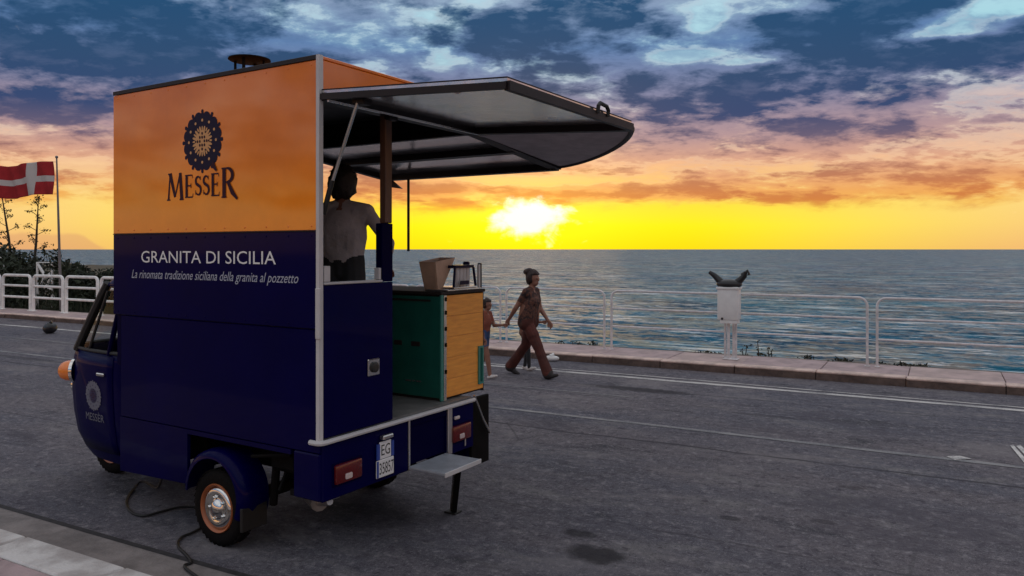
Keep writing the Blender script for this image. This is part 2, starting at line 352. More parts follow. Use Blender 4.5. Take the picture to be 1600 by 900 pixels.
def sea_material():
    m = bpy.data.materials.new('sea_water'); m.use_nodes = True; nt = m.node_tree; N = NT(nt); b = nt.nodes['Principled BSDF']
    tc = N.n('ShaderNodeTexCoord').outputs['Object']
    s1 = N.noise(N.scale(tc, .55, 1, 1, R(8)), .085, 4, .6, .3)
    s2 = N.noise(N.scale(tc, .42, 1, 1, R(-10)), .42, 5, .65, .4)
    s3 = N.noise(N.scale(tc, .38, 1, 1, R(-4)), 1.5, 4, .62, .3)
    # wave slopes straight from vector noise, so that far water keeps its chop
    def slope(v, sc_, amt, det):
        nd = N.n('ShaderNodeTexNoise'); N.put(nd.inputs['Vector'], v); nd.inputs['Scale'].default_value = sc_; nd.inputs['Detail'].default_value = det; nd.inputs['Roughness'].default_value = .6
        q = N.n('ShaderNodeVectorMath', operation='SUBTRACT'); N.put(q.inputs[0], nd.outputs[1]); q.inputs[1].default_value = (.5, .5, .5)
        w = N.n('ShaderNodeVectorMath', operation='MULTIPLY'); N.put(w.inputs[0], q.outputs[0]); w.inputs[1].default_value = (amt * .7, amt, 0); return w.outputs[0]
    def vadd(a, c_):
        w = N.n('ShaderNodeVectorMath', operation='ADD'); N.put(w.inputs[0], a); N.put(w.inputs[1], c_); return w.outputs[0]
    sl = vadd(vadd(slope(N.scale(tc, .55, 1, 1, R(8)), .10, 1.1, 3), slope(N.scale(tc, .6, 1, 1, R(-12)), .42, 2.4, 4)), slope(N.scale(tc, .8, 1, 1), 1.6, 1.8, 3))
    nv = N.n('ShaderNodeVectorMath', operation='NORMALIZE'); N.put(nv.inputs[0], vadd(sl, (0, 0, 1.0))); N.put(b.inputs['Normal'], nv.outputs[0])
    big = N.noise(N.scale(tc, .4, 1, 1), .012, 4, .6)
    # broken pale crests and sky glints, painted into the water colour
    s0 = N.noise(N.scale(tc, .30, 1, 1, R(-6)), .13, 6, .68, .3)
    crest = N.m('MAXIMUM', N.step(N.add(N.mul(s2, .5), N.mul(s3, .5)), .53, .63), N.step(s0, .54, .66, 0, .8))
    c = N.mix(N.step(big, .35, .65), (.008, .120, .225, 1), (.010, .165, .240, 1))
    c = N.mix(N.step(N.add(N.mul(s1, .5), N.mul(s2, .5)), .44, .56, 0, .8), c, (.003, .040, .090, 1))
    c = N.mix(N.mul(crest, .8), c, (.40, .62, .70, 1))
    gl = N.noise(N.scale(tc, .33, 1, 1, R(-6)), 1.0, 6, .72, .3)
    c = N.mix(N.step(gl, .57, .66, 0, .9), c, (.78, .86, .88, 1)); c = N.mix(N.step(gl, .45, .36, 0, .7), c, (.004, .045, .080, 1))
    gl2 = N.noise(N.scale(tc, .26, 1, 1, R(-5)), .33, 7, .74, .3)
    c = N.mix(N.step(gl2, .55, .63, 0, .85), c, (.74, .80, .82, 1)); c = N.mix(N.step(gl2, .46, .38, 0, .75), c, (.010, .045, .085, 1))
    N.put(b.inputs['Base Color'], c)
    b.inputs['Roughness'].default_value = .32; b.inputs['IOR'].default_value = 1.33; b.inputs['Specular IOR Level'].default_value = .06
    MATS['sea_water'] = m
SEA_BUMP = 1.0
sea_material()

# ============================================================ THE SETTING
def road_obj(mb, name, m, parent=None, **k):
    o = mb.build(name, m, parent, **k)
    if not parent: o.rotation_euler = (0, 0, RA)
    return o
def sheet(x0, x1, y0, y1, z): return MB()._ap([(x0, y0, z), (x1, y0, z), (x1, y1, z), (x0, y1, z)], [(0, 1, 2, 3)])

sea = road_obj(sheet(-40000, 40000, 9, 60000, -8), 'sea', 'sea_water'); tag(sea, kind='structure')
road = road_obj(sheet(-260, 260, 2.6, 12.45, 0), 'road', 'asphalt'); tag(road, kind='structure')
ground = road_obj(sheet(-260, 260, -200, 2.62, .10), 'near_pavement', 'bedding'); tag(ground, kind='structure')
gut = road_obj(sheet(-30, 30, 2.8, 3.27, .004), 'gutter', 'gutter_concrete'); tag(gut, kind='structure')

# near kerb stones and paving by the camera
nk = empty('near_kerb', (0, 0, 0), RA); tag(nk, kind='structure')
stone = MB().box(-.492, .492, 0, .26, -.05, .12, .012).build('kerb_stone', 'pale_kerb_stone', nk)
tt = [-9.6 + i * 1.0 for i in range(14)]
for i, t in enumerate(tt):
    o = stone if i == 0 else link('kerb_stone', stone.data, nk)
    o.location = (t, 2.585, random.uniform(-.004, .004)); o.rotation_euler = (0, 0, random.uniform(-.006, .006))
slab = MB().box(-.245, .245, -.245, .245, .06, .115, .006).build('paving_slab', 'paving', ground)
first = True
for i in range(24):
    for j in range(4):
        o = slab if first else link('paving_slab', slab.data, ground); first = False
        o.location = (-9.6 + i * .5, 2.325 - j * .5, random.uniform(-.002, .003))

# promenade kerb, slabs and retaining wall
kb = empty('promenade_kerb', (0, 0, 0), RA); tag(kb, kind='structure')
pv = road_obj(sheet(-260, 260, 12.4, 13.6, .09), 'promenade', 'bedding'); tag(pv, kind='structure')
kq = MB().box(-.595, .595, .006, .22, -.05, .098, .006); kq.cur = 1; kq.box(-.595, .595, 0, .22, .0985, .132, .010)  # shaded front and lit top edge painted as two stone colours
ks = kq.build('kerb_stone', ['kerb_shaded_face', 'kerb_stone'], kb)
ps = MB().box(-.595, .595, 0, 1.075, .05, .118, .006).build('paving_slab', 'paving', pv)
ps2 = None
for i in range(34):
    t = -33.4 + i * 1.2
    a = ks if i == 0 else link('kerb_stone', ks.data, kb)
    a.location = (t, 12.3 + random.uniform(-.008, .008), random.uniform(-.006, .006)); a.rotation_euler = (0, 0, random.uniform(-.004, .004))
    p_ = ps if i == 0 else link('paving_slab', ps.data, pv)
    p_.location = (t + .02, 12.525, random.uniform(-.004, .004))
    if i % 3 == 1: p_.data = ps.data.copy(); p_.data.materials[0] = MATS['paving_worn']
for t0, t1 in ((-260, -34.02), (6.82, 260)):
    MB().box(t0, t1, 12.3, 12.52, -.05, .13).build('kerb_run', 'kerb_stone', kb)
    MB().box(t0, t1, 12.53, 13.6, .05, .117).build('paving_run', 'paving', pv)
rw = road_obj(MB().box(-260, 260, 13.6, 13.95, -9, .085), 'retaining_wall', 'cliff'); tag(rw, kind='structure')

# road markings
def line_strip(n0, n1, t0, t1, m, name, wob=.0, seg=60, z=.004):
    vs = []; fs = []; ph = random.uniform(0, 6)
    for i in range(seg + 1):
        t = t0 + (t1 - t0) * i / seg; w = wob * (math.sin(t * .5 + ph) + .5 * math.sin(t * 1.3 + ph * 2))
        vs += [(t, n0 + w, z), (t, n1 + w, z)]
    for i in range(seg): fs.append((2 * i, 2 * i + 2, 2 * i + 3, 2 * i + 1))
    o = MB()._ap(vs, fs).build(name, m); o.rotation_euler = (0, 0, RA); return tag(o, kind='structure')
line_strip(11.12, 11.24, -60, 30, 'line_paint', 'edge_line', .015)
line_strip(11.36, 11.41, -9, 30, 'line_paint', 'edge_line', .03, z=.004)
line_strip(3.255, 3.30, -30, 30, 'tar_seam', 'gutter_seam', .012, 400, .006)
line_strip(8.21, 8.30, -60, 14, 'faint_paint', 'centre_line', .012)
line_strip(9.62, 9.66, -20, -3.5, 'faint_paint', 'scuff_line', .03)
def mark(pts, m, name, z=.0085):
    o = MB()._ap([RD(0, 0) + Vector((p.x, p.y, z)) for p in pts], [tuple(range(len(pts)))]).build(name, m); return tag(o, kind='structure')
mark([G(1478, 714), G(1500, 713.5), G(1519, 718), G(1492, 720)], 'line_paint', 'paint_dash')
mark([G(1578, 697), G(1583, 696), G(1606, 722), G(1600, 724)], 'bright_paint', 'paint_stroke')
mark([G(1588, 698), G(1594, 696), G(1612, 714), G(1606, 717)], 'bright_paint', 'paint_stroke')

# headland beyond the left railing
def headland():
    mb = MB(); rows = 26; cols = 40; vs = []; fs = []
    for j in range(rows):
        n = 13.7 + j * (75 - 13.7) / (rows - 1)
        te = -1.33 * n + .8 * math.sin(j * 1.3)
        for i in range(cols):
            u = i / (cols - 1); t = te - u ** 1.5 * 150
            h = -.25 + .25 * math.sin(t * .21 + n * .3) * math.cos(n * .17) + random.uniform(-.12, .12)
            if i == 0: h = -9
            elif i == 1: t = te - .8; h = -1.2
            elif j == rows - 1: h = -9
            if j == 0 and i > 0: h = -.05
            vs.append((t, n, h))
    for j in range(rows - 1):
        for i in range(cols - 1): a = j * cols + i; fs.append((a, a + 1, a + cols + 1, a + cols))
    o = mb._ap(vs, fs).build('headland', 'dry_ground', smooth=True, ang=60); o.rotation_euler = (0, 0, RA); return tag(o, kind='structure')
headland()

def leaf(mb, c, s, rnd=random):
    d = Vector((rnd.gauss(0, 1), rnd.gauss(0, 1), rnd.gauss(0, 1))).normalized(); e = d.cross(Vector((rnd.gauss(0, 1), rnd.gauss(0, 1), rnd.gauss(0, 1)))).normalized()
    c = Vector(c); mb._ap([c - d * s, c + e * s * .45, c + d * s, c - e * s * .45], [(0, 1, 2, 3)])
def scrub():
    mb = MB()
    def top(px):
        if px < 95: return 1.95 + .2 * math.sin(px * .11) + .12 * math.sin(px * .31)
        return max(1.15, 1.75 - (px - 95) * .012)
    for i in range(120):
        px = random.uniform(-160, 182); Y = random.uniform(24.3, 32)
        h = min(top(px), 1.95 - ((412 if px > 97 else 379) - HZ) / F * Y + random.uniform(-.25, .05)) if True else 0
        cx = (px - 800) / F * Y; r = random.uniform(.45, .9); zb = -.3
        for k in range(190):
            a = random.uniform(0, 6.28); q = random.random() ** .5; zz = random.random()
            rr = r * q * (1.05 - .75 * zz ** 2)
            leaf(mb, (cx + rr * math.cos(a), Y + rr * math.sin(a), zb + (h - zb) * zz * random.uniform(.85, 1.03)), random.uniform(.05, .13))
    for i in range(2600):
        px = random.uniform(-200, 190); Y = random.uniform(21.6, 26)
        b = Vector(((px - 800) / F * Y, Y, -.1))
        if .482 * b.x + .876 * b.y < 13.95: continue
        t = b + Vector((random.uniform(-.08, .08), random.uniform(-.08, .08), random.uniform(.15, .55)))
        mb._ap([b - Vector((.02, 0, 0)), b + Vector((.02, 0, 0)), t], [(0, 1, 2)])
    o = mb.build('scrub', 'scrub_leaf', recalc=False); tag(o, 'dark evergreen scrub covering the headland beyond the white railing', 'scrub', kind='stuff')
scrub()

def agave(base, top, label):
    root = empty('agave_stalk', base); b = Vector((0, 0, 0)); t = Vector(top) - Vector(base)
    MB().tube([b, t * .5 + Vector((.03, 0, 0)), t], .05, 7, rs=[.06, .045, .015]).build('stalk', 'stalk_brown', root, smooth=True)
    mb = MB(); tw = MB()
    for k in range(11):
        u = .38 + .6 * k / 10; p = t * u; a = k * 2.4; L = .42 * (1.12 - u) + .10
        e = p + Vector((math.cos(a) * L, math.sin(a) * L, .12 + L * .2)); tw.tube([p, e], .012, 5)
        for q in range(26): leaf(mb, e + Vector((random.gauss(0, .08), random.gauss(0, .08), random.gauss(0, .05))), random.uniform(.03, .06))
    for q in range(40): leaf(mb, t + Vector((random.gauss(0, .07), random.gauss(0, .07), random.gauss(-.02, .09))), .05)
    tag(tw.build('branch', 'stalk_brown', root), kind='stuff'); tag(mb.build('flower_cluster', 'scrub_leaf', root, recalc=False), kind='stuff')
    tag(root, label, 'plant', 'agave stalks on the headland')
def SP(px, py, Y): return Vector(((px - 800) / F * Y, Y, CAMH - (py - HZ) / F * Y))
agave(SP(22, 440, 30), SP(2, 300, 30), 'leaning dried agave flower stalk beneath the flag at the left edge')
agave(SP(51, 440, 30.5), SP(60, 311, 30.5), 'upright dried agave flower stalk between the leaning stalk and the flagpole')

# flag
def flag():
    base = SP(95.5, 470, 23.6); base.z = .1; top = SP(88.5, 247, 23.6)
    root = empty('flagpole', base); L = top - base
    MB().tube([(0, 0, 0), L * .5, L], .04, 10, rs=[.045, .035, .022]).build('pole', 'pole_grey', root, smooth=True)
    MB().ball(L + Vector((0, 0, .03)), .045).build('finial', 'pole_grey', root, smooth=True)
    tag(root, 'tall thin grey flagpole behind the white railing', 'flagpole')
    # cloth blows to the left and a little away
    hoist_t = SP(83, 252, 23.6); hoist_b = SP(84, 304, 23.6)
    mb = MB(); nu, nv = 64, 28; W = 2.45; d = Vector((-.94, .34, 0)); side = Vector((.34, .94, 0))
    vs = []
    for i in range(nu + 1):
        u = i / nu
        for j in range(nv + 1):
            v = j / nv; p = hoist_t.lerp(hoist_b, v)
            p = p + d * (W * u) + side * (.10 * u ** .6 * math.sin(u * 9.5 + v * 1.2) + .04 * math.sin(u * 23 + v * 4)) + Vector((0, 0, -.05 * u + .06 * math.sin(u * 6.2 + .4) * u ** .5))
            vs.append(p)
    th = Vector((0, .003, 0)); k = len(vs); fs = []; mi = []
    for i in range(nu):
        for j in range(nv):
            a = i * (nv + 1) + j; u = (i + .5) / nu; v = (j + .5) / nv
            fs.append((a, a + nv + 1, a + nv + 2, a + 1)); mi.append(1 if (.29 < u < .42 or .42 < v < .60) else 0)
    mb._ap([p - hoist_t for p in vs], fs); mb.mi = mi
    o = mb.build('flag', ['flag_red', 'flag_white'], recalc=False, smooth=True, ang=80); o.location = hoist_t
    so = o.modifiers.new('cloth', 'SOLIDIFY'); so.thickness = .003
    tag(o, 'red flag with a white cross flying from the pole', 'flag')
    for v in (.02, .98):
        p = hoist_t.lerp(hoist_b, v) - hoist_t; MB().tube([p, p + Vector((.10, 0, .0))], .006, 5).build('toggle', 'pole_grey', o)
flag()

# railings
def railing(name, joints, n, h, z0, r, m, label, heights, gap, corner):
    root = empty(name, (0, 0, 0), RA); tag(root, label, 'railing')
    for a, b in zip(joints[:-1], joints[1:]):
        pnl = empty('railing_panel', (a, n, z0), 0, root); L = b - a; x0 = gap; x1 = L - gap
        arc = [(x0 + corner * (1 - math.cos(q)), 0, h - corner * (1 - math.sin(q))) for q in [math.pi / 2 * k / 6 for k in range(7)]]
        arc2 = [(L - p[0], 0, p[2]) for p in arc[::-1]]
        MB().tube([(x0, 0, -.03)] + arc + arc2 + [(x1, 0, -.03)], r, 10).build('frame_tube', m, pnl, smooth=True)
        for hh in heights:
            MB().tube([(x0, 0, hh), (x1, 0, hh)], r * .82, 8).build('rail', m, pnl, smooth=True)
        for xx in (x0, x1):
            MB().lathe([(r * 2.1, 0), (r * 2.1, .012), (r * 1.1, .016)], 12, Matrix.Translation((xx, 0, 0))).build('base_flange', m, pnl, smooth=True)
    return root
railing('grey_railing', [-.9 + 2.2 * k for k in range(-8, 4)], 13.28, 1.075, .118, .020, 'grey_rail',
        'grey tubular steel railing along the sea edge right of the truck', (.43, .755), .07, .13)
railing('white_railing', [-33.3 + 1.62 * k for k in range(0, 10)], 13.28, 1.05, .118, .042, 'white_rail',
        'white tubular railing at far left, in front of the scrub', (.40, .74), .085, .13)

def tube_frame():
    c = SP(70, 470, 25.0); c.z = -.2
    root = empty('tube_frame', c, RA)
    MB().tube([(-.42, 0, 0), (-.42, 0, 1.72), (.40, 0, 1.72), (.40, 0, 0)], .035, 8).build('hoop', 'white_rail', root, smooth=True)
    MB().tube([(-.42, 0, 1.70), (-.12, .02, 1.38), (.02, .02, 1.22)], .04, 8).build('brace', 'white_rail', root, smooth=True)
    MB().tube([(-.3, .05, .95), (-.12, .05, 1.28), (.12, .05, 1.40), (.2, .05, 1.2), (.05, .05, 1.0), (-.1, .05, .9)], .035, 8).build('curved_bar', 'white_rail', root, smooth=True)
    MB().tube([(0, .05, .8), (.15, .05, .9), (.32, .05, .85), (.5, .05, .6)], .035, 8).build('lower_bar', 'white_rail', root, smooth=True)
    tag(root, 'white bent tube frame standing behind the white railing, left of the flagpole', 'frame')
    root = empty('back_fence', SP(-60, 470, 28) * 1.0, RA); root.location.z = -.3
    MB().tube([(-3, 0, 1.95), (2.75, 0, 1.95)], .035, 8).build('top_rail', 'white_rail', root, smooth=True)
    for x in (-2.6, -.8, 1.0, 2.7): MB().tube([(x, 0, 0), (x, 0, 1.93)], .03, 8).build('post', 'white_rail', root, smooth=True)
    tag(root, 'thin pale rail fence among the scrub behind the white railing', 'fence')
tube_frame()

# white bin on a post, black bag over it
def bin_():
    b = RD(-3.05, 13.05, .118); root = empty('litter_bin', b, RA)
    mb = MB(); prof = [(-.20, -.15), (.20, -.15), (.20, .15), (-.20, .15)]
    mb.box(-.168, .168, -.13, .13, .66, 1.21, .02, seg=2); mb.build('bin_body', 'white_paint', root, smooth=True)
    MB().box(-.185, .185, -.145, .145, 1.165, 1.205, .008).build('rim', 'white_paint', root)
    MB().box(-.13, .15, -.12, .12, .60, .66, .01).build('bin_base', 'white_paint', root)
    MB().box(-.03, .01, -.02, .02, 0, .60, .005).build('post', 'grey_rail', root)
    MB().box(.085, .115, .04, .07, 0, .62, .004).build('post', 'grey_rail', root)
    MB().box(-.10, .15, -.07, .10, 0, .014, .004).build('base_plate', 'grey_rail', root)
    MB().ball((-.08, -.155, .685), (.02, .012, .02)).build('lock', 'black_plastic', root)
    tag(root, 'white box-shaped bin on a grey post against the grey railing', 'bin')
    mb = MB()
    mb.ball((0, 0, .045), (.215, .15, .085), 16, 8)
    for s, ex, ez in ((-1, .33, .245), (1, .27, .26)):
        mb.tube([(s * .12, 0, .06), (s * .19, .01, .13), (s * .25, .0, .19), (s * ex, -.01, ez)], .05, 9, rs=[.07, .055, .045, .03])
    mb.tube([(.2, 0, .2), (.3, .02, .27), (.32, .02, .2)], .03, 7)
    o = mb.build('bin_bag', 'black_plastic', smooth=True, ang=70); o.location = b + Vector((0, 0, 1.205)); o.rotation_euler = (0, 0, RA)
    tag(o, 'black plastic bag with two upright ears on top of the white bin', 'bag')
bin_()

# plants at the sea edge
def edge_plant(px, py_base, h, spread, stems, label, low=False):
    Y = 14.0 / (.482 * (px - 800) / F + .876); b = Vector(((px - 800) / F * Y, Y, -.10)); root = empty('edge_plant', b)
    st = MB(); lf = MB()
    for k in range(stems):
        a = random.uniform(0, 6.28); q = random.uniform(0, spread); p0 = Vector((math.cos(a) * q, math.sin(a) * q * .4, 0)); hh = h * (.72 if low else 1.) * random.uniform(.5, 1.05)
        p1 = p0 + Vector((random.uniform(-.05, .05), random.uniform(-.05, .05), hh)); st.tube([p0, p0.lerp(p1, .5), p1], .01, 5, rs=[.014, .011, .006])
        for i in range(16 if low else 12):
            leaf(lf, p0.lerp(p1, random.uniform(.25, 1.05)) + Vector((random.gauss(0, .035), random.gauss(0, .035), 0)), random.uniform(.02, .045))
    tag(st.build('stem', 'stalk_brown', root), kind='stuff'); tag(lf.build('leaves', 'scrub_leaf', root, recalc=False), kind='stuff'); tag(root, label, 'plant', 'plants at the pavement edge')
edge_plant(1163, 556, .52, .02, 2, 'tall dark weed just right of the bin post, beyond the railing')
edge_plant(1184, 556, .48, .05, 3, 'second dark upright weed right of the bin, beyond the railing')
edge_plant(1206, 557, .36, .03, 2, 'third and shortest dark weed right of the bin, beyond the railing')
edge_plant(1098, 549, .26, .30, 30, 'low dark plants at the pavement edge just left of the bin', True)
edge_plant(1262, 563, .30, .16, 10, 'small dark tuft at the pavement edge midway between bin and railing joint', True)
edge_plant(1316, 566, .30, .22, 24, 'low dark clump at the pavement edge left of the railing joint', True)
edge_plant(1376, 568, .26, .10, 14, 'small dark tuft right behind the railing joint at right', True)
edge_plant(1418, 570, .27, .42, 60, 'widest low dark clump at the pavement edge, right of the railing joint', True)
edge_plant(905, 545, .34, .5, 24, 'sparse dry plants at the pavement edge right of the walking woman', True)

# dark bundle on the road, pale scrap by the kerb
def lumpy(name, c, r, m, label, cat, seed):
    rnd = random.Random(seed); mb = MB(); mb.ball((0, 0, r[2] * .93), r, 18, 12)
    mb.v = [tuple(Vector(v) * (1 + .10 * math.sin(v[0] * 31 / r[0] * .12 + seed) * math.cos(v[2] * 20) + rnd.uniform(-.04, .04))) for v in mb.v]
    mb.v = [(x, y, max(z, .002)) for x, y, z in mb.v]
    mb.tube([(0, 0, r[2] * 1.75), (.01, 0, r[2] * 2.0), (.04, .01, r[2] * 2.12)], .03, 7, rs=[.05, .025, .04])
    o = mb.build(name, m, smooth=True, ang=70); o.location = c; return tag(o, label, cat)
lumpy('refuse_bag', G(78, 521), (.15, .14, .13), 'black_plastic', 'small black knotted bag lying on the road far left', 'bag', 3)
lumpy('crumpled_paper', RD(-5.9, 12.15, .004), (.13, .06, .05), 'white_paint', 'crumpled pale scrap on the road beside the kerb, right of the woman', 'litter', 5)
# ============================================================ THE FOOD TRUCK (local: x forward from the tail, y left, z up)
def car_paint(name, col, rough=.32, coat=.5, flake=.10):
    m = mat(name, col, rough, var=flake, vscale=2.2, coat=coat, spec=.035); return m
car_paint('orange_paint', (.95, .235, .001), .32, 1.0).node_tree.nodes['Principled BSDF'].inputs['Coat IOR'].default_value = 1.75
car_paint('blue_paint', (.0006, .0001, .046), .42, .12)
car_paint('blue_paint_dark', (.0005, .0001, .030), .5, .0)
mat('trim_white', (.58, .57, .57), .4, var=.06)
mat('alu', (.62, .61, .60), .28, metal=.9, var=.12, vscale=3)
mat('awning_metal', (.80, .76, .74), .20, metal=.9, var=.2, vscale=2.0, bump=.35, bscale=1.6)
mat('awning_frame', (.018, .013, .014), .5, var=.2, spec=.3)
mat('canvas_grey', (.52, .47, .48), .8, var=.15, bump=.2, bscale=18)
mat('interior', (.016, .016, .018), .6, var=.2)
mat('post_brown', (.13, .065, .04), .5, var=.2, vscale=5, stretch=(3, 3, .4))
mat('tyre', (.007, .006, .006), .8, var=.3, bump=.3, bscale=60, spec=.12)
mat('chrome', (.78, .76, .73), .14, metal=1.0)
mat('rim_orange', (.40, .12, .045), .4, var=.1)
mat('chassis', (.005, .0045, .0045), .75, var=.4, spec=.12)
mat('lamp_red', (.12, .004, .004), .2, var=.1, coat=.5)
mat('lamp_clear', (.60, .50, .48), .15)
mat('lamp_amber', (.95, .25, .03), .25, coat=.6, emit=.0)
mat('plate_white', (.80, .80, .80), .4)
mat('ink_black', (.02, .02, .02), .5)
mat('plate_blue', (.03, .07, .35), .4)
mat('ink_navy', (.006, .004, .030), .5, spec=.2)
mat('ink_maroon', (.030, .004, .018), .5, spec=.2)
mat('ink_cream', (.70, .36, .14), .5)
mat('ink_white', (.80, .80, .80), .5)
mat('ink_silver', (.40, .43, .52), .5)
mat('teal_paint', (.012, .125, .095), .35, var=.12, coat=.2)
mat('teal_edge', (.05, .24, .20), .4)
mat('wood', (.98, .37, .06), .45, var=.16, vscale=5, stretch=(1, 1.0, 9), bump=.12, bscale=12)
mat('dark_gap', (.02, .012, .010), .8)
mat('floor_grey', (.20, .19, .18), .6, var=.2, bump=.2)
mat('step_grey', (.36, .38, .42), .5, var=.15, vscale=10, bump=.2)
mat('exhaust', (.30, .27, .25), .35, metal=.8, var=.3)
mat('cup_brown', (.62, .42, .30), .5, var=.15)
mat('glass_grey', (.72, .70, .69), .15, var=.1)
mat('rubber_black', (.010, .010, .010), .6)
glass('window_glass', (.88, .90, .88), .12); glass('lid_clear', (.82, .76, .70), .5)

TA = math.atan2(.527, -.850); TP = Vector((-.721, 5.259, 0))
truck = empty('food_truck', TP, TA)
tag(truck, 'three wheeled food truck with orange and navy box body and raised awning', 'food truck')
TM_ = Matrix.Translation(TP) @ Matrix.Rotation(TA, 4, 'Z')
def truck_point(x, y, z): return TM_ @ Vector((x, y, z))
def part(mb, name, m, parent=truck, **k): return mb.build(name, m, parent, **k)

# --- box body
part(MB().box(0, 2.10, .772, .800, 2.062, 3.075, .004), 'orange_side_panel', 'orange_paint')
part(MB().box(0, 2.10, .772, .800, 1.475, 2.058, .004), 'blue_side_panel', 'blue_paint')
part(MB().box(0.004, 2.02, .772, .792, .735, 1.470, .004), 'lower_side_panel', 'blue_paint')
part(MB().prism([(1.25, .36), (2.03, .335), (2.03, .73), (.25, .73), (.25, .70), (1.25, .70)], .765, .790, 'y'), 'side_skirt', 'blue_paint')
part(MB().box(0, 2.10, -.80, .80, 3.079, 3.10, .004), 'roof', 'orange_paint')
part(MB().box(2.055, 2.098, -.80, .770, 1.10, 3.075), 'front_wall', 'blue_paint_dark')
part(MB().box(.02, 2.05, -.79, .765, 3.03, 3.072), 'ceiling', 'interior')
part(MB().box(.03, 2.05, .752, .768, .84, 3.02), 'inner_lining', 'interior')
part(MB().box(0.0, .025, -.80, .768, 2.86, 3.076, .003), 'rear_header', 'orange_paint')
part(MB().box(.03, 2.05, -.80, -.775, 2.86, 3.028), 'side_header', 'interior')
part(MB().box(0, 2.05, -.80, .77, .735, .802, .004), 'floor_frame', 'blue_paint_dark')
part(MB().box(.01, 2.05, -.79, .75, .804, .822), 'floor', 'floor_grey')
part(MB().box(1.30, 2.05, -.80, -.77, .825, 1.62), 'low_side_wall', 'blue_paint_dark')
part(MB().box(2.0, 2.05, -.80, -.75, 1.62, 2.86), 'front_post', 'awning_frame')
# white corner trim and sill moulding
part(MB().prism([(-.014, .778), (-.014, .811), (.012, .811), (.012, .8015), (-.003, .8015), (-.003, .778)], .80, 3.10, 'z'), 'corner_trim', 'trim_white')
part(MB().box(-.026, .012, .801, .820, 1.42, 1.72, .004), 'hinge', 'trim_white')
part(MB().box(.004, 2.096, .798, .806, 3.076, 3.104, .002), 'roof_edge', 'awning_frame')
part(MB().tube([(.06, .812, .803), (.0, .812, .803), (-.02, .80, .803), (-.026, .78, .803), (-.026, -.78, .803)], .016, 8), 'floor_moulding', 'trim_white', smooth=True)
# rear half wall, jamb and post
part(MB().box(-.010, .018, .145, .768, .822, 1.735, .004), 'rear_half_wall', 'blue_paint')
part(MB().box(-.016, .05, .250, .768, 1.737, 1.752, .004), 'wall_sill', 'trim_white')
part(MB().box(-.012, .03, .715, .765, 1.754, 1.85, .004), 'sill_bracket', 'trim_white'); part(MB().box(-.012, .03, .262, .285, 1.754, 1.83, .003), 'sill_bracket', 'trim_white')
part(MB().box(-.006, .050, .140, .248, 1.738, 2.12, .004), 'jamb_board', 'blue_paint_dark')
part(MB().box(0.0, .055, .138, .205, 2.122, 2.86, .006), 'post', 'post_brown')
part(MB().box(-.035, .02, .120, .205, 2.80, 2.93, .005), 'post_cap', 'awning_frame')
la = part(MB().box(-.022, -.010, .285, .395, 1.14, 1.25, .006), 'latch', 'chrome')
MB().lathe([(.034, 0), (.034, .012), (.02, .016)], 16, Matrix.Translation((-.022, .34, 1.195)) @ Matrix.Rotation(R(-90), 4, 'Y')).build('latch_button', 'ink_black', la)
MB().box(-.030, -.022, .31, .335, 1.17, 1.22).build('latch_lever', 'chrome', la)

# --- rear skirt, lamps, plates, step
sk = MB()
part(MB().box(-.006, .03, -.80, -.46, .44, .785, .008), 'rear_skirt', 'blue_paint'); part(MB().box(-.006, .03, -.02, .775, .44, .785, .008), 'rear_skirt', 'blue_paint')
part(MB().box(.0, .22, .765, .797, .45, .730, .008), 'skirt_corner', 'blue_paint')
part(MB().box(.0, .22, -.797, -.765, .45, .730, .008), 'skirt_corner', 'blue_paint')
part(MB().box(.012, .03, -.455, -.025, .47, .785, .004), 'tailgate_recess', 'blue_paint_dark')
part(MB().box(-.012, .02, -.035, -.018, .44, .785, .002), 'guide_rail', 'alu'); part(MB().box(-.016, .02, -.515, -.462, .45, .79, .004), 'guide_rail', 'alu')
for yc in (.57, -.625):
    tl = part(MB().box(-.030, .0, yc - .115, yc + .115, .525, .645, .012, seg=2), 'tail_light', 'lamp_red', smooth=True)
    MB().box(-.036, -.028, yc - .02, yc + .04, .545, .580, .006).build('reversing_lens', 'lamp_clear', tl)
    MB().box(-.012, -.004, yc - .13, yc + .13, .51, .66, .004).build('lamp_bezel', 'blue_paint_dark', tl)
part(MB().box(-.026, -.004, -.60, -.54, .69, .715, .006), 'marker_lamp', 'lamp_clear')
part(MB().box(-.018, -.006, -.685, -.672, .47, .54, .003), 'hook', 'alu')

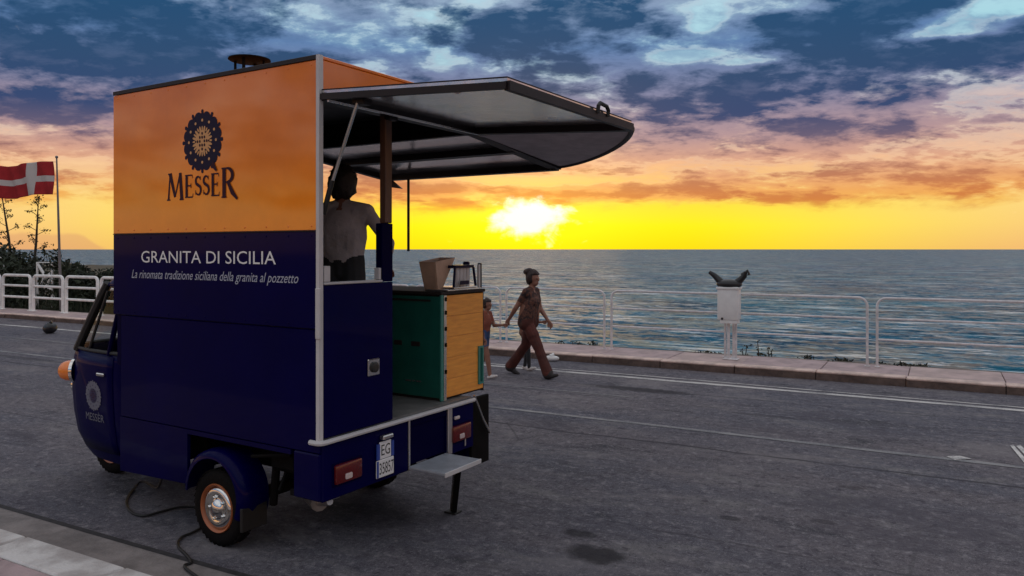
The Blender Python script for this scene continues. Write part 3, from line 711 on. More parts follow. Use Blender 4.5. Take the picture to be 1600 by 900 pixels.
def text_mesh(s, size, mapf, name, m, parent, width=None, shear=0., extr=0.0):
    cu = bpy.data.curves.new('t', 'FONT'); cu.body = s; cu.size = size; cu.align_x = 'CENTER'; cu.shear = shear; cu.resolution_u = 3
    o = bpy.data.objects.new('t', cu); sc.collection.objects.link(o); bpy.context.view_layer.update()
    me = bpy.data.meshes.new_from_object(o.evaluated_get(bpy.context.evaluated_depsgraph_get())); bpy.data.objects.remove(o)
    xs = [v.co.x for v in me.vertices]; k = 1.
    if width: k = width / (max(xs) - min(xs))
    for v in me.vertices: v.co = mapf(v.co.x * k, v.co.y)
    me.name = name; me.materials.clear(); me.materials.append(MATS[m])
    if ' ' not in s: return link(name, me, parent)
    # one part per word
    bm = bmesh.new(); bm.from_mesh(me); seen = set(); isl = []
    for v0 in bm.verts:
        if v0.index in seen: continue
        st_, grp = [v0], []
        while st_:
            v = st_.pop()
            if v.index in seen: continue
            seen.add(v.index); grp.append(v.index); st_ += [e.other_vert(v) for e in v.link_edges]
        isl.append(grp)
    co = [v.co.copy() for v in bm.verts]; fs_ = [[v.index for v in f.verts] for f in bm.faces]; bm.free()
    isl.sort(key=lambda g: -max(co[i].x for i in g)); words = []; nsp = s.count(' ')
    right = min(co[i].x for i in isl[0]); gaps = []
    for k in range(1, len(isl)):
        gaps.append((right - max(co[i].x for i in isl[k]), k)); right = min(right, min(co[i].x for i in isl[k]))
    cut = sorted(k for _, k in sorted(gaps, reverse=True)[:nsp]) + [len(isl)]; a = 0
    for b in cut:
        ids = set(i for g in isl[a:b] for i in g); a = b; mp = {i: q for q, i in enumerate(sorted(ids))}
        me2 = bpy.data.meshes.new(name); me2.from_pydata([co[i] for i in sorted(ids)], [], [[mp[i] for i in f] for f in fs_ if f[0] in ids]); me2.materials.append(MATS[m]); link(name, me2, parent)
pl = part(MB().box(-.020, -.010, .145, .315, .470, .585, .004), 'license_plate', 'plate_white')
text_mesh('35857', .105, lambda u, v: Vector((-.0212, .2215 - u, .492 + v)), 'plate_number', 'ink_black', pl, .138)
MB().box(-.0225, -.019, .297, .313, .474, .581).build('plate_band', 'plate_blue', pl)
pl2 = part(MB().box(-.020, -.010, .172, .285, .588, .700, .004), 'license_plate', 'plate_white')
text_mesh('EG', .100, lambda u, v: Vector((-.0212, .2285 - u, .612 + v)), 'plate_letters', 'ink_black', pl2, .085)
MB().box(-.0225, -.012, .286, .312, .590, .690).build('plate_band', 'plate_blue', pl2); MB().box(-.0225, -.012, .148, .171, .590, .690).build('plate_band', 'plate_blue', pl2)
part(MB().box(-.045, -.006, .175, .275, .715, .742, .006), 'plate_lamp', 'alu')

st = part(MB().box(-.315, -.01, -.435, -.015, .452, .472, .005), 'step', 'step_grey')
MB().box(-.325, -.316, -.437, -.013, .442, .474, .003).build('step_nosing', 'trim_white', st)
MB().beam((-.20, -.34, .45), (.0, -.55, .0), .035, .045).build('step_leg', 'chassis', st)
MB().beam((-.15, -.36, .45), (.04, -.57, .02), .018, .018).build('step_brace', 'alu', st)
MB().box(-.04, .06, -.60, -.51, .0, .014, .003).build('step_foot', 'rubber_black', st)
# hanging drop side on the right with its stay
part(MB().box(.02, .05, -1.055, -.812, .27, .80, .006), 'drop_side_end', 'chassis')
part(MB().box(.05, 1.25, -.84, -.812, .27, .80, .006), 'drop_side', 'blue_paint_dark')
part(MB().tube([(-.012, -.80, .83), (-.01, -.93, .62), (-.01, -1.02, .50)], .009, 6), 'stay_bar', 'alu')

# --- chassis, exhaust, wheels
ch = MB(); ch.box(.15, 2.9, -.30, -.22, .40, .50); ch.box(.15, 2.9, .22, .30, .40, .50); ch.box(.15, .24, -.62, .62, .46, .70); ch.box(1.3, 1.38, -.6, .6, .42, .70)
ch.box(.25, 1.15, -.55, .50, .56, .73); ch.box(.34, .60, .36, .66, .52, .66, .03); ch.tube([(.45, .70, .42), (.50, .55, .60), (.70, .5, .64)], .014, 6); ch.box(.28, .33, .30, .72, .42, .46); ch.tube([(.62, .60, .28), (.55, .62, .70)], .028, 8); ch.tube([(.3, .74, .68), (.66, .74, .62)], .012, 6)
part(ch, 'chassis_frame', 'chassis')
part(MB().tube([(.94, -.70, .25), (.94, .70, .25)], .045, 10).ball((.94, 0, .27), (.16, .17, .15)), 'rear_axle', 'chassis', smooth=True)
part(MB().tube([(.50, .30, .40), (.35, .52, .36), (.20, .60, .36)], .055, 10), 'silencer', 'exhaust', smooth=True)
part(MB().tube([(.20, .60, .36), (.08, .66, .40), (.03, .68, .42)], .022, 8), 'exhaust_pipe', 'exhaust', smooth=True)
part(MB().box(.02, .07, .60, .66, .425, .455, .006), 'bumper_bracket', 'alu')

def wheel(x, y, side, rz=0., steer=False):
    root = empty('wheel', (x, y, .25), rz, truck)
    M = Matrix.Rotation(R(-90) * side, 4, 'X')      # local z -> outward
    prof = [(.150, -.050), (.165, -.058), (.205, -.060), (.236, -.052), (.249, -.030), (.250, 0), (.249, .030), (.236, .052), (.205, .060), (.165, .058), (.150, .050)]
    MB().lathe(prof, 40, M, cap=False).build('tyre', 'tyre', root, smooth=True, ang=50)
    tr = MB()
    for k in range(36):
        a = 2 * math.pi * k / 36
        for s in (-1, 1):
            Mx = M @ Matrix.Rotation(a, 4, 'Z') @ Matrix.Translation((.249, 0, s * .026)) @ Matrix.Rotation(R(18 * s), 4, 'X')
            tr.box(-.004, .004, -.014, .014, -.018, .018, M=Mx)
    tag(tr.build('tread', 'tyre', root), kind='stuff')
    MB().lathe([(.152, .030), (.161, .058), (.156, .066), (.146, .060), (.140, .040), (.130, .030)], 40, M, cap=False).build('rim', 'rim_orange', root, smooth=True, ang=50)
    hub = MB().lathe([(.139, .034), (.136, .048), (.120, .060), (.100, .062), (.084, .054), (.060, .052), (.050, .066), (.034, .078), (.012, .083), (.001, .084)], 40, M)
    hub.build('hubcap', 'chrome', root, smooth=True, ang=60)
    for k in range(5):
        a = 2 * math.pi * k / 5; MB().lathe([(.010, .050), (.010, .064), (.006, .068)], 6, M @ Matrix.Translation((.072 * math.cos(a), .072 * math.sin(a), 0))).build('wheel_nut', 'chrome', root)
    MB().lathe([(.13, -.045), (.13, .030), (.02, .030)], 24, M).build('drum', 'chassis', root)
wheel(.94, .735, 1); wheel(.94, -.735, -1); wheel(3.14, .15, 1, .05)
part(MB().beam((3.02, .20, .25), (2.90, .20, .62), .05, .06).tube([(3.14, .12, .25), (3.14, .28, .25)], .02, 8), 'front_fork', 'chassis')

def fender(s):
    cx, cz, r0 = .955, .335, .290; outer = []; mb = MB(); n = 18; vs = []; fs = []
    for i in range(n + 1):
        a = R(-25 + 205 * i / n); ca, sa = math.cos(a), math.sin(a)
        # section across the fender: inner edge, crown, outer lip
        for rr, yy in ((r0 - .012, .60), (r0, .60), (r0 + .012, .74), (r0 + .004, .800), (r0 - .022, .822), (r0 - .045, .826), (r0 - .045, .818), (r0 - .02, .785)):
            vs.append((cx - rr * ca if False else cx - (rr + .0) * ca * 1.02, yy * s, cz + rr * sa))
    m = 8
    for i in range(n):
        for k in range(m): k2 = (k + 1) % m; fs.append((i * m + k, i * m + k2, (i + 1) * m + k2, (i + 1) * m + k))
    fs.append(tuple(range(m))); fs.append(tuple(n * m + k for k in range(m)))
    f = part(mb._ap(vs, fs), 'fender', 'blue_paint', smooth=True, ang=45)
    MB().box(.655, .68, .62 * s if s > 0 else -.82, .82 if s > 0 else -.62, .15, .30, .004).build('mud_flap', 'rubber_black', f)
fender(1); fender(-1)

# --- cab
LV = [(.28, .585, 3.12), (.34, .605, 3.20), (.45, .625, 3.30), (.62, .640, 3.345), (.80, .650, 3.36), (.98, .655, 3.345), (1.08, .655, 3.31), (1.15, .650, 3.26),
      (1.30, .640, 3.13), (1.45, .628, 3.00), (1.60, .612, 2.87), (1.68, .60, 2.80), (1.73, .57, 2.72), (1.755, .50, 2.55)]
XB = 2.06
def cab_pt(z, y_frac=None, a=None):
    for (z0, w0, n0), (z1, w1, n1) in zip(LV[:-1], LV[1:]):
        if z0 <= z <= z1 + 1e-6: u = (z - z0) / (z1 - z0); hw = w0 + (w1 - w0) * u; nose = n0 + (n1 - n0) * u; break
    e = 2 / 3.6; c_, s_ = math.cos(a), math.sin(a)
    return Vector((XB + (nose - XB) * abs(c_) ** e, hw * math.copysign(abs(s_) ** e, s_), z))
AN = [R(90 - 180 * i / 36) for i in range(37)]        # +90 left rear ... -90 right rear
def cab_strip(zs, angs, off=0.):
    vs = []; fs = []
    for z in zs:
        for a in angs:
            p = cab_pt(z, a=a)
            if off: d = Vector((p.x - 2.5, p.y, 0)).normalized(); p = p + d * off
            vs.append(p)
    n = len(angs)
    for i in range(len(zs) - 1):
        for k in range(n - 1): fs.append((i * n + k, i * n + k + 1, (i + 1) * n + k + 1, (i + 1) * n + k))
    return vs, fs
def zr_(a, b, n): return [a + (b - a) * i / n for i in range(n + 1)]
mb = MB(); v_, f_ = cab_strip([z for z, _, _ in LV if z <= 1.15], AN); mb._ap(v_, f_); n = len(AN)
mb.f.append(tuple(range(n)))
body = part(mb, 'cab_body', 'blue_paint', smooth=True, ang=50)
so = body.modifiers.new('t', 'SOLIDIFY'); so.thickness = .012; so.offset = -1
mb = MB(); v_, f_ = cab_strip([1.66, 1.68, 1.705, 1.73, 1.745, 1.755], AN); mb._ap(v_, f_); mb.f.append(tuple(5 * n + k for k in range(n)))
roof = part(mb, 'cab_roof', 'blue_paint', smooth=True, ang=50); so = roof.modifiers.new('t', 'SOLIDIFY'); so.thickness = .012; so.offset = -1
part(MB().box(2.03, 2.07, -.64, .64, .28, 1.14), 'cab_back', 'blue_paint_dark')
APIL = R(52)
for s in (1, -1):
    part(MB().tube([cab_pt(z, a=APIL * s) for z in zr_(1.13, 1.68, 6)], .034, 8), 'windscreen_pillar', 'rubber_black', smooth=True)
    part(MB().tube([cab_pt(z, a=R(84) * s) + Vector((0, 0, 0)) for z in zr_(1.13, 1.68, 6)], .02, 8), 'door_pillar', 'blue_paint_dark', smooth=True)
    angs = [APIL * s + (R(83) * s - APIL * s) * i / 10 for i in range(11)]
    v_, f_ = cab_strip(zr_(1.15, 1.67, 4), angs, -.008)
    part(MB()._ap(v_, f_), 'side_window', 'window_glass', smooth=True, recalc=False)
    q = cab_pt(1.14, a=R(70) * s); q2 = cab_pt(1.62, a=R(66) * s)
    part(MB().tube([q, q2], .011, 6), 'quarter_light_bar', 'rubber_black')
angs = [APIL - 2 * APIL * i / 24 for i in range(25)]
v_, f_ = cab_strip(zr_(1.16, 1.67, 5), angs, -.006); part(MB()._ap(v_, f_), 'windscreen', 'window_glass', smooth=True, recalc=False)
part(MB().tube([cab_pt(1.15, a=a) for a in AN], .014, 6), 'window_sill_trim', 'rubber_black', smooth=True)
# door: a raised skin on the left side with seam, handle and faded emblem
angs = [R(57) + (R(86) - R(57)) * i / 12 for i in range(13)]
mb = MB(); v_, f_ = cab_strip(zr_(.36, 1.12, 8), angs, .008); mb._ap(v_, f_); door = part(mb, 'door', 'blue_paint', smooth=True, ang=60, recalc=False)
so = door.modifiers.new('t', 'SOLIDIFY'); so.thickness = .012; so.offset = -1
hp = cab_pt(.98, a=R(82)); MB().box(hp.x - .05, hp.x + .05, hp.y + .006, hp.y + .028, .965, .990, .006).build('door_handle', 'chrome', door)
# amber indicator and headlamp
ip = cab_pt(.97, a=R(50))
il = part(MB().lathe([(.001, .125), (.04, .118), (.066, .098), (.082, .06), (.088, .0)], 18, Matrix.Translation(ip + Vector((-.01, -.01, -.02))) @ Matrix.Rotation(R(38), 4, 'Z') @ Matrix.Rotation(R(90), 4, 'Y')), 'indicator_lamp', 'lamp_amber', smooth=True)
MB().lathe([(.096, -.01), (.096, .014), (.088, .018)], 18, Matrix.Translation(ip + Vector((-.01, -.01, -.02))) @ Matrix.Rotation(R(38), 4, 'Z') @ Matrix.Rotation(R(90), 4, 'Y')).build('lamp_base', 'chrome', il, smooth=True)
ip2 = cab_pt(.97, a=R(-50)); il = part(MB().lathe([(.001, .125), (.04, .118), (.066, .098), (.082, .06), (.088, .0)], 18, Matrix.Translation(ip2 + Vector((-.01, .01, -.02))) @ Matrix.Rotation(R(-38), 4, 'Z') @ Matrix.Rotation(R(90), 4, 'Y')), 'indicator_lamp', 'lamp_amber', smooth=True)
for s in (1, -1):
    hp2 = cab_pt(.78, a=R(20) * s); Mh = Matrix.Translation(hp2 + Vector((-.03, 0, 0))) @ Matrix.Rotation(R(90), 4, 'Y')
    hl = part(MB().lathe([(.085, .0), (.085, .045), (.07, .055)], 22, Mh), 'headlight', 'chrome', smooth=True)
    MB().lathe([(.072, .05), (.05, .066), (.001, .072)], 22, Mh).build('lens', 'lamp_clear', hl, smooth=True)
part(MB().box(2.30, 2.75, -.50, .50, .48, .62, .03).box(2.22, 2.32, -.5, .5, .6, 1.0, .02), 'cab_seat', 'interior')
part(MB().tube([(3.05, .0, .6), (2.82, .0, 1.02)], .02, 8).tube([(2.80, .30, 1.08), (2.86, .12, 1.03), (2.86, -.12, 1.03), (2.80, -.30, 1.08)], .016, 8), 'handlebar', 'chassis', smooth=True)

# --- awning: rear hatch, side hatch, rounded corner between them
def frame_beam(mb, a, b, w=.055, h=.05): mb.beam(a, b, w, h)
ZA, ZB, ZC = 2.852, 2.775, 2.700
Hl, Hr, Ol, Or = Vector((-.004, .79, ZA)), Vector((-.004, -.79, ZA)), Vector((-1.31, .79, ZB)), Vector((-1.31, -.79, ZB))
rh = part(MB().slab([Hl + Vector((0, 0, .022)), Ol + Vector((0, 0, .022)), Or + Vector((0, 0, .022)), Hr + Vector((0, 0, .022))], .016), 'rear_hatch', 'awning_metal')
m_ = MB().slab([Hl + Vector((0, 0, .040)), Ol + Vector((0, 0, .040)), Or + Vector((0, 0, .040)), Hr + Vector((0, 0, .040))], .006); m_.build('hatch_skin', 'awning_frame', rh)
for a, b, w, h in ((Hl, Ol, .03, .036), (Ol, Or, .035, .048), (Hr, Or, .07, .05), (Hl, Hr, .10, .05)):
    MB().beam(a, b, w, h).build('hatch_beam', 'awning_frame', rh)
MB().beam(Hl + Vector((-.062, 0, -.028)), Hr + Vector((-.062, 0, -.028)), .012, .012).build('hatch_trim', 'alu', rh)
MB().tube([(-1.33, -.22, ZB + .01), (-1.335, -.22, ZB + .055), (-1.335, -.245, ZB + .075), (-1.335, -.34, ZB + .068), (-1.335, -.365, ZB + .045), (-1.33, -.365, ZB + .01)], .013, 8).build('hatch_handle', 'rubber_black', rh, smooth=True)
MB().ball((-.95, .72, ZB + .02), (.025, .025, .012)).build('hatch_lamp', 'lamp_clear', rh)
MB().box(-.30, -.20, .66, .74, ZA - .06, ZA - .02, .01).build('strut_mount', 'awning_frame', rh)
part(MB().tube([(-.245, .73, ZA - .04), (-.10, .742, 2.46), (-.05, .745, 2.34)], .010, 8), 'gas_strut_rod', 'alu', smooth=True)
part(MB().tube([(-.055, .745, 2.36), (.01, .752, 2.16)], .016, 8), 'gas_strut_body', 'rubber_black', smooth=True)
S0, S1, S2, S3 = Vector((0, -.79, ZA)), Vector((0, -2.14, ZC)), Vector((2.05, -2.14, ZC)), Vector((2.05, -.79, ZA))
sh = part(MB().slab([p + Vector((0, 0, .022)) for p in (S0, S1, S2, S3)], .016), 'side_hatch', 'awning_metal')
MB().slab([p + Vector((0, 0, .040)) for p in (S0, S1, S2, S3)], .006).build('hatch_skin', 'awning_frame', sh)
for a, b, w, h in ((S0, S1, .10, .05), (S1, S2, .10, .06), (S3, S2, .06, .05), (S0, S3, .05, .05), (S0.lerp(S1, .48), S3.lerp(S2, .48), .12, .05)):
    MB().beam(a, b, w, h).build('hatch_beam', 'awning_frame', sh)
MB().prism([(1.98, ZC - .10), (1.80, ZC - .125), (1.98, ZC + .0)], -2.13, -2.10, 'y').build('hatch_latch', 'awning_frame', sh)
MB().tube([(1.72, -2.12, ZC), (1.72, -2.12, 1.93)], .014, 6).build('pull_cord', 'rubber_black', sh)
# front fan of the side hatch and the rounded rear corner
def fan(a, b, c, name, n_=1.3):
    a, b, c = Vector(a), Vector(b), Vector(c); pts = []
    for i in range(17):
        q = math.pi / 2 * i / 16; u = math.cos(q) ** (2 / n_); v = math.sin(q) ** (2 / n_)
        pts.append(c + (a - c) * u + (b - c) * v)
    vs = [c] + pts; k = len(vs); vs2 = [p + Vector((0, 0, .016)) for p in vs]
    fs = [(0, i, i + 1) for i in range(1, 17)] + [(k, k + i + 1, k + i) for i in range(1, 17)] + [(i, k + i, k + i + 1, i + 1) for i in range(1, 17)] + [(0, k, k + 1, 1), (17, k + 17, k, 0)]
    f = part(MB()._ap(vs + vs2, fs), name, 'canvas_grey')
    MB().tube([p + Vector((0, 0, .006)) for p in pts], .022, 8).build('edge_tube', 'awning_frame', f, smooth=True)
fan((-1.30, -.80, ZB), (0.0, -2.14, ZC), (-.03, -.83, ZA - .03), 'corner_awning')

# --- rivets along the panel edges
rvm = MB().lathe([(.0065, 0), (.006, .002), (.004, .004), (.001, .0045)], 8, Matrix.Rotation(R(-90), 4, 'X')); rv0 = {}
for zz in (3.05, 2.088, 2.03, 1.50):
    pm = 'orange_paint' if zz > 2.06 else 'blue_paint'
    for k in range(11):
        o = link('rivet', rv0[pm].data, truck) if pm in rv0 else rvm.build('rivet', pm, truck, smooth=True); rv0.setdefault(pm, o)
        o.location = (.06 + k * .198, .7995, zz)
# --- roof vent
rv = empty('roof_vent', (1.217, .30, 3.10), 0, truck)
MB().lathe([(.140, .222), (.15, .228), (.148, .236), (.06, .242), (.001, .244)], 28).build('vent_cap', 'chassis', rv, smooth=True)
MB().lathe([(.035, .0), (.035, .10)], 24).build('vent_pipe', 'chassis', rv, smooth=True)
for k in range(4):
    a = 2 * math.pi * k / 4 + .5; MB().box(.10, .112, -.010, .010, 0, .226, M=Matrix.Rotation(a, 4, 'Z')).build('vent_leg', 'chassis', rv)

# --- lettering and emblem on the left side
YS = .8012
def side_map(x0, z0, y=YS): return lambda u, v: Vector((x0 - u, y, z0 + v))
bp_ = [o for o in truck.children if o.name.startswith('blue_side_panel')][0]; op_ = [o for o in truck.children if o.name.startswith('orange_side_panel')][0]
text_mesh('GRANITA DI SICILIA', .118, side_map(1.065, 1.857), 'slogan_lettering', 'ink_white', bp_, 1.387)
text_mesh('La rinomata tradizione siciliana della granita al pozzetto', .088, side_map(1.025, 1.745), 'tagline_lettering', 'ink_silver', bp_, 1.70, .35)

def ribbon(mb, pts, w, mapf, k):
    pts = [Vector((p[0], p[1], 0)) for p in pts]; ws = w if isinstance(w, (list, tuple)) else [w] * len(pts); L = []; Rr = []
    for i, p in enumerate(pts):
        d = (pts[min(i + 1, len(pts) - 1)] - pts[max(i - 1, 0)]).normalized(); nrm = Vector((-d.y, d.x, 0)) * ws[i] / 2
        L.append(p + nrm); Rr.append(p - nrm)
    vs = [mapf(p.x, p.y) + Vector((0, k * .00012, 0)) for p in L + Rr]; n = len(pts)
    mb._ap(vs, [(i, i + 1, n + i + 1, n + i) for i in range(n - 1)])
def arc_pts(cx, cy, rx, ry, a0, a1, n=14): return [(cx + rx * math.cos(R(a0 + (a1 - a0) * i / n)), cy + ry * math.sin(R(a0 + (a1 - a0) * i / n))) for i in range(n + 1)]
GLY = {  # strokes in a unit cap-height box: (points, width or widths)
 'M': (1.05, [([(.10, 0), (.20, 1)], [.10, .06]), ([(.20, 1), (.52, .12)], [.17, .12]), ([(.52, .12), (.84, 1)], [.06, .08]), ([(.84, 1), (.94, 0)], [.15, .17]), ([(.0, .02), (.22, .02)], .05), ([(.80, .02), (1.06, .02)], .05), ([(.08, .98), (.24, .98)], .05)]),
 'E': (.66, [([(.14, 0), (.14, 1)], .15), ([(.03, .025), (.58, .025), (.62, .18)], [.05, .06, .03]), ([(.03, .975), (.54, .975), (.57, .84)], [.05, .06, .03]), ([(.14, .52), (.46, .52)], .06), ([(.46, .62), (.46, .42)], .04)]),
 'S': (.58, [(arc_pts(.27, .755, .20, .21, 25, 265, 14) + arc_pts(.29, .265, .22, .24, 85, -150, 14), [.05 + .10 * math.sin(math.pi * i / 29) for i in range(30)]), ([(.46, .98), (.46, .78)], .04), ([(.06, .26), (.06, .02)], .04)]),
 'R': (.86, [([(.15, 0), (.15, 1)], .16), (arc_pts(.30, .745, .30, .23, 90, -90, 14), [.06 + .08 * math.sin(math.pi * i / 14) for i in range(15)]), ([(.02, .975), (.32, .975)], .05), ([(.15, .515), (.32, .515)], .05), ([(.36, .52), (.60, .16), (.86, -.06)], [.12, .16, .08]), ([(.02, .02), (.28, .02)], .05)]),
}
def messer():
    mb = MB(); word = 'MESSER'; hs = [.185, .155, .128, .128, .150, .195]; base = [0, .012, .026, .026, .014, 0]; gap = .014; k = 0
    ws = [GLY[c][0] * h for c, h in zip(word, hs)]; tot = sum(ws) + gap * 5; kx = .735 / tot; x = -.3675
    for c, h, w, b in zip(word, hs, ws, base):
        for pts, wd in GLY[c][1]:
            k += 1; wd2 = [q * h * 1.08 for q in wd] if isinstance(wd, (list, tuple)) else wd * h * 1.08
            ribbon(mb, [(x + px * h * kx, b + py * h) for px, py in pts], wd2, side_map(1.09, 2.285), k)
        x += (w + gap) * kx
    # grave accent on the second E
    ex = -.3675 + (sum(ws[:4]) + gap * 4) * kx
    ribbon(mb, [(ex + .012, .232), (ex + .060, .180)], [.044, .016], side_map(1.09, 2.285), k + 1)
    mb.build('name_lettering', 'ink_maroon', op_, recalc=False)
messer()
def disc(mb, cx, cz, rx, rz_, lay, n=14, rot=0., rad=0.):
    vs = []
    for i in range(n):
        a = 2 * math.pi * i / n; u, v = rx * math.cos(a), rz_ * math.sin(a)
        u, v = u * math.cos(rot) - v * math.sin(rot), u * math.sin(rot) + v * math.cos(rot); vs.append((cx - u, YS + lay * .0002, cz + v))
    mb._ap(vs, [tuple(range(n))])
def emblem(cx, cz, s, parent, ymap=None, inks=('ink_navy', 'ink_cream')):
    d = MB(); c = MB(); lay = 0
    def P(r, a): return cx - r * s * math.cos(a), cz + r * s * math.sin(a)
    disc(d, cx, cz, .152 * s, .152 * s, 0, 40)
    for k in range(12):
        a = 2 * math.pi * k / 12 + math.pi / 12
        x, z = P(.158, a); disc(d, x, z, .043 * s, .043 * s, 1 + k % 3, 14)
        a2 = 2 * math.pi * k / 12
        x, z = P(.178, a2); disc(d, x, z, .030 * s, .013 * s, 4, 12, a2); x, z = P(.199, a2); disc(d, x, z, .012 * s, .014 * s, 5, 10)
        x, z = P(.140, a2); disc(c, x, z, .010 * s, .010 * s, 8, 10)
        x, z = P(.080, a); disc(c, x, z, .024 * s, .009 * s, 8, 12, a)
    disc(c, cx, cz, .074 * s, .074 * s, 9, 32)
    for k in range(12): a = 2 * math.pi * k / 12; x, z = P(.084, a); disc(c, x, z, .018 * s, .007 * s, 7, 10, a)
    e = MB()
    for i in range(-2, 3):
        for j in range(-2, 3):
            if abs(i) + abs(j) in (1, 2) and not (abs(i) == 0 and abs(j) == 0): disc(e, cx + i * .024 * s, cz + j * .026 * s, .0095 * s, .011 * s, 11, 8, .4)
    for k in range(6): a = 2 * math.pi * k / 6; x, z = P(.068, a); disc(e, x, z, .008 * s, .008 * s, 11, 8)
    for b_, nm, ink in ((d, 'emblem_ring', inks[0]), (c, 'emblem_rosette', inks[1]), (e, 'emblem_dots', 'ink_maroon')):
        if ymap: b_.v = [tuple(ymap(Vector(v))) for v in b_.v]
        b_.build(nm, ink, parent, recalc=False)
emblem(1.075, 2.668, 1.0, op_)
# the same emblem, faded, on the cab door
part(MB().box(.002, 2.098, .8005, .8045, 2.0565, 2.0635, .001), 'panel_joint', 'awning_frame')
mat('ink_faded', (.14, .15, .20), .5); mat('ink_faded_dark', (.02, .02, .08), .5)
def door_map(v):
    best = min((cab_pt(v.z, a=R(57 + k * .5)) for k in range(60)), key=lambda p: abs(p.x - v.x)); return Vector((v.x, best.y + .0115 + (v.y - YS), v.z))
emblem(2.62, .80, .58, door, door_map, ('ink_faded', 'ink_faded_dark'))
mm = text_mesh('MESSÈR', .085, lambda u, v: door_map(Vector((2.62 - u, YS, .60 + v))), 'door_lettering', 'ink_faded', door, .28)

# ============================================================ COUNTER CABINET AND WHAT STANDS ON IT
cab0 = empty('counter_cabinet', truck_point(.075, -.50, .824), TA)
tag(cab0, 'teal sided counter cabinet with a wooden plank end, standing in the truck tail', 'cabinet')
CH_ = .815; CW = .555; CL = 1.15
part(MB().box(.03, CL, -CW, -.012, .0, CH_ - .03), 'carcass', 'dark_gap', cab0)
sp = part(MB().box(.012, CL, -.010, .0, .02, CH_ - .04, .003), 'side_panel', 'teal_paint', cab0)
for x0, x1, z0, z1 in ((.20, .285, .395, .43), (.375, .45, .395, .43)):
    MB().box(x0, x1, .001, .006, z0, z1, .002).build('grille', 'dark_gap', sp)
for k, (x0, x1) in enumerate(((.19, .24), (.25, .275), (.285, .34))): MB().box(x0, x1, .0012, .003, .125, .137).build('badge', 'alu', sp)
MB().box(.10, CL, .002, .006, .775 - .04, .785 - .035).build('edge_strip', 'dark_gap', sp)
part(MB().box(-.006, .012, -.022, .008, .0, CH_ - .02, .003), 'corner_post', 'teal_edge', cab0)
part(MB().box(-.010, -.004, -.052, -.022, .0, CH_ - .03, .002), 'corner_angle', 'alu', cab0)
for z in (.20, .40, .52, .64, .74): part(MB().box(-.016, -.0105, -.050, -.028, z, z + .03, .002), 'hinge', 'chassis', cab0)
zs = [.02, .155, .315, .47, .625, CH_ - .035]
for a, b in zip(zs[:-1], zs[1:]): part(MB().box(-.004, .026, -CW + .012, -.055, a + .0008, b - .0008, .0015), 'plank', 'wood', cab0)
part(MB().box(-.002, .03, -CW, -CW + .010, .0, CH_ - .03), 'end_post', 'dark_gap', cab0)
hd = MB(); y0, y1, z0, z1 = -CW + .018, -CW + .085, .06, .36
hd.box(-.016, -.0045, y0, y1, z0, z0 + .016).box(-.016, -.0045, y0, y1, z1 - .016, z1).box(-.016, -.0045, y0, y0 + .014, z0 + .017, z1 - .017).box(-.016, -.0045, y1 - .014, y1, z0 + .017, z1 - .017)
part(hd, 'handle_frame', 'teal_edge', cab0); part(MB().box(-.0065, -.0045, y0 + .015, y1 - .015, z0 + .017, z1 - .017), 'handle_recess', 'teal_paint', cab0)
part(MB().box(-.012, CL, -CW - .012, .014, CH_ - .028, CH_ - .004, .004), 'worktop', 'dark_gap', cab0)
part(MB().box(-.014, .20, -CW + .05, -.06, CH_ - .003, CH_ + .008, .003), 'worktop_tray', 'alu', cab0)
part(MB().box(.02, .05, -CW - .010, -CW + .012, CH_, CH_ + .20, .003), 'upright', 'awning_frame', cab0)
part(MB().box(.0, .018, -CW + .040, -CW + .066, CH_ + .009, CH_ + .19, .003), 'upright', 'trim_white', cab0)

# paper cone holder
r_ = empty('napkin_holder', truck_point(.24, -.615, .824 + CH_ - .003), TA)
v4 = lambda w, d, z: [(-w, -d, z), (w, -d, z), (w, d, z), (-w, d, z)]
mb = MB(); lo, hi = v4(.055, .03, 0), v4(.075, .125, .22); hi = [(x, y - .05, z + (.03 if y < 0 else 0)) for x, y, z in hi]
for i in range(4): j = (i + 1) % 4; mb.slab([lo[i], lo[j], hi[j], hi[i]], .004)
mb.build('paper_sleeve', 'cup_brown', r_, recalc=False); MB().box(-.055, .055, -.03, .03, 0, .006).build('base', 'cup_brown', r_)
MB().slab([(-.06, .028, .0), (-.06, -.005, .0), (-.06, -.02, .17), (-.075, .078, .22)], .006).build('cardboard', 'cup_brown', r_)
tag(r_, 'open brown flared holder on the counter above the teal side', 'holder')
# dispenser with upright dark columns
r_ = empty('cup_dispenser', truck_point(.16, -.81, .824 + CH_ + .009), TA)
MB().box(-.09, .12, -.16, .155, 0, .014, .004).build('base', 'alu', r_)
b4, t4 = [(-.075, -.15), (.10, -.15), (.10, .145), (-.075, .145)], [(-.055, -.145), (.09, -.145), (.09, .10), (-.055, .10)]
for i in range(4):
    MB().beam((*b4[i], .012), (*t4[i], .165), .016, .016).build('corner_bar', 'ink_navy', r_)
    j = (i + 1) % 4; MB().beam((*t4[i], .168), (*t4[j], .168), .014, .022).build('top_bar', 'ink_navy', r_)
for y in (-.11, -.06, -.015, .035):
    MB().lathe([(.020, .014), (.022, .03), (.022, .15), (.026, .165), (.024, .18)], 12, Matrix.Translation((-.02, y, 0))).build('cup_stack', 'glass_grey', r_, smooth=True)
MB().box(-.082, -.076, -.05, .06, .03, .060).build('label_plate', 'ink_navy', r_)
MB().slab([(-.078, -.14, .016), (-.078, .135, .016), (-.060, .10, .16), (-.060, -.14, .16)], .003).build('front_pane', 'glass_grey', r_, recalc=False) if False else None
MB().lathe([(.024, .0), (.028, .03), (.02, .04)], 12, Matrix.Translation((.0, -.13, .165))).build('knob', 'ink_navy', r_, smooth=True)
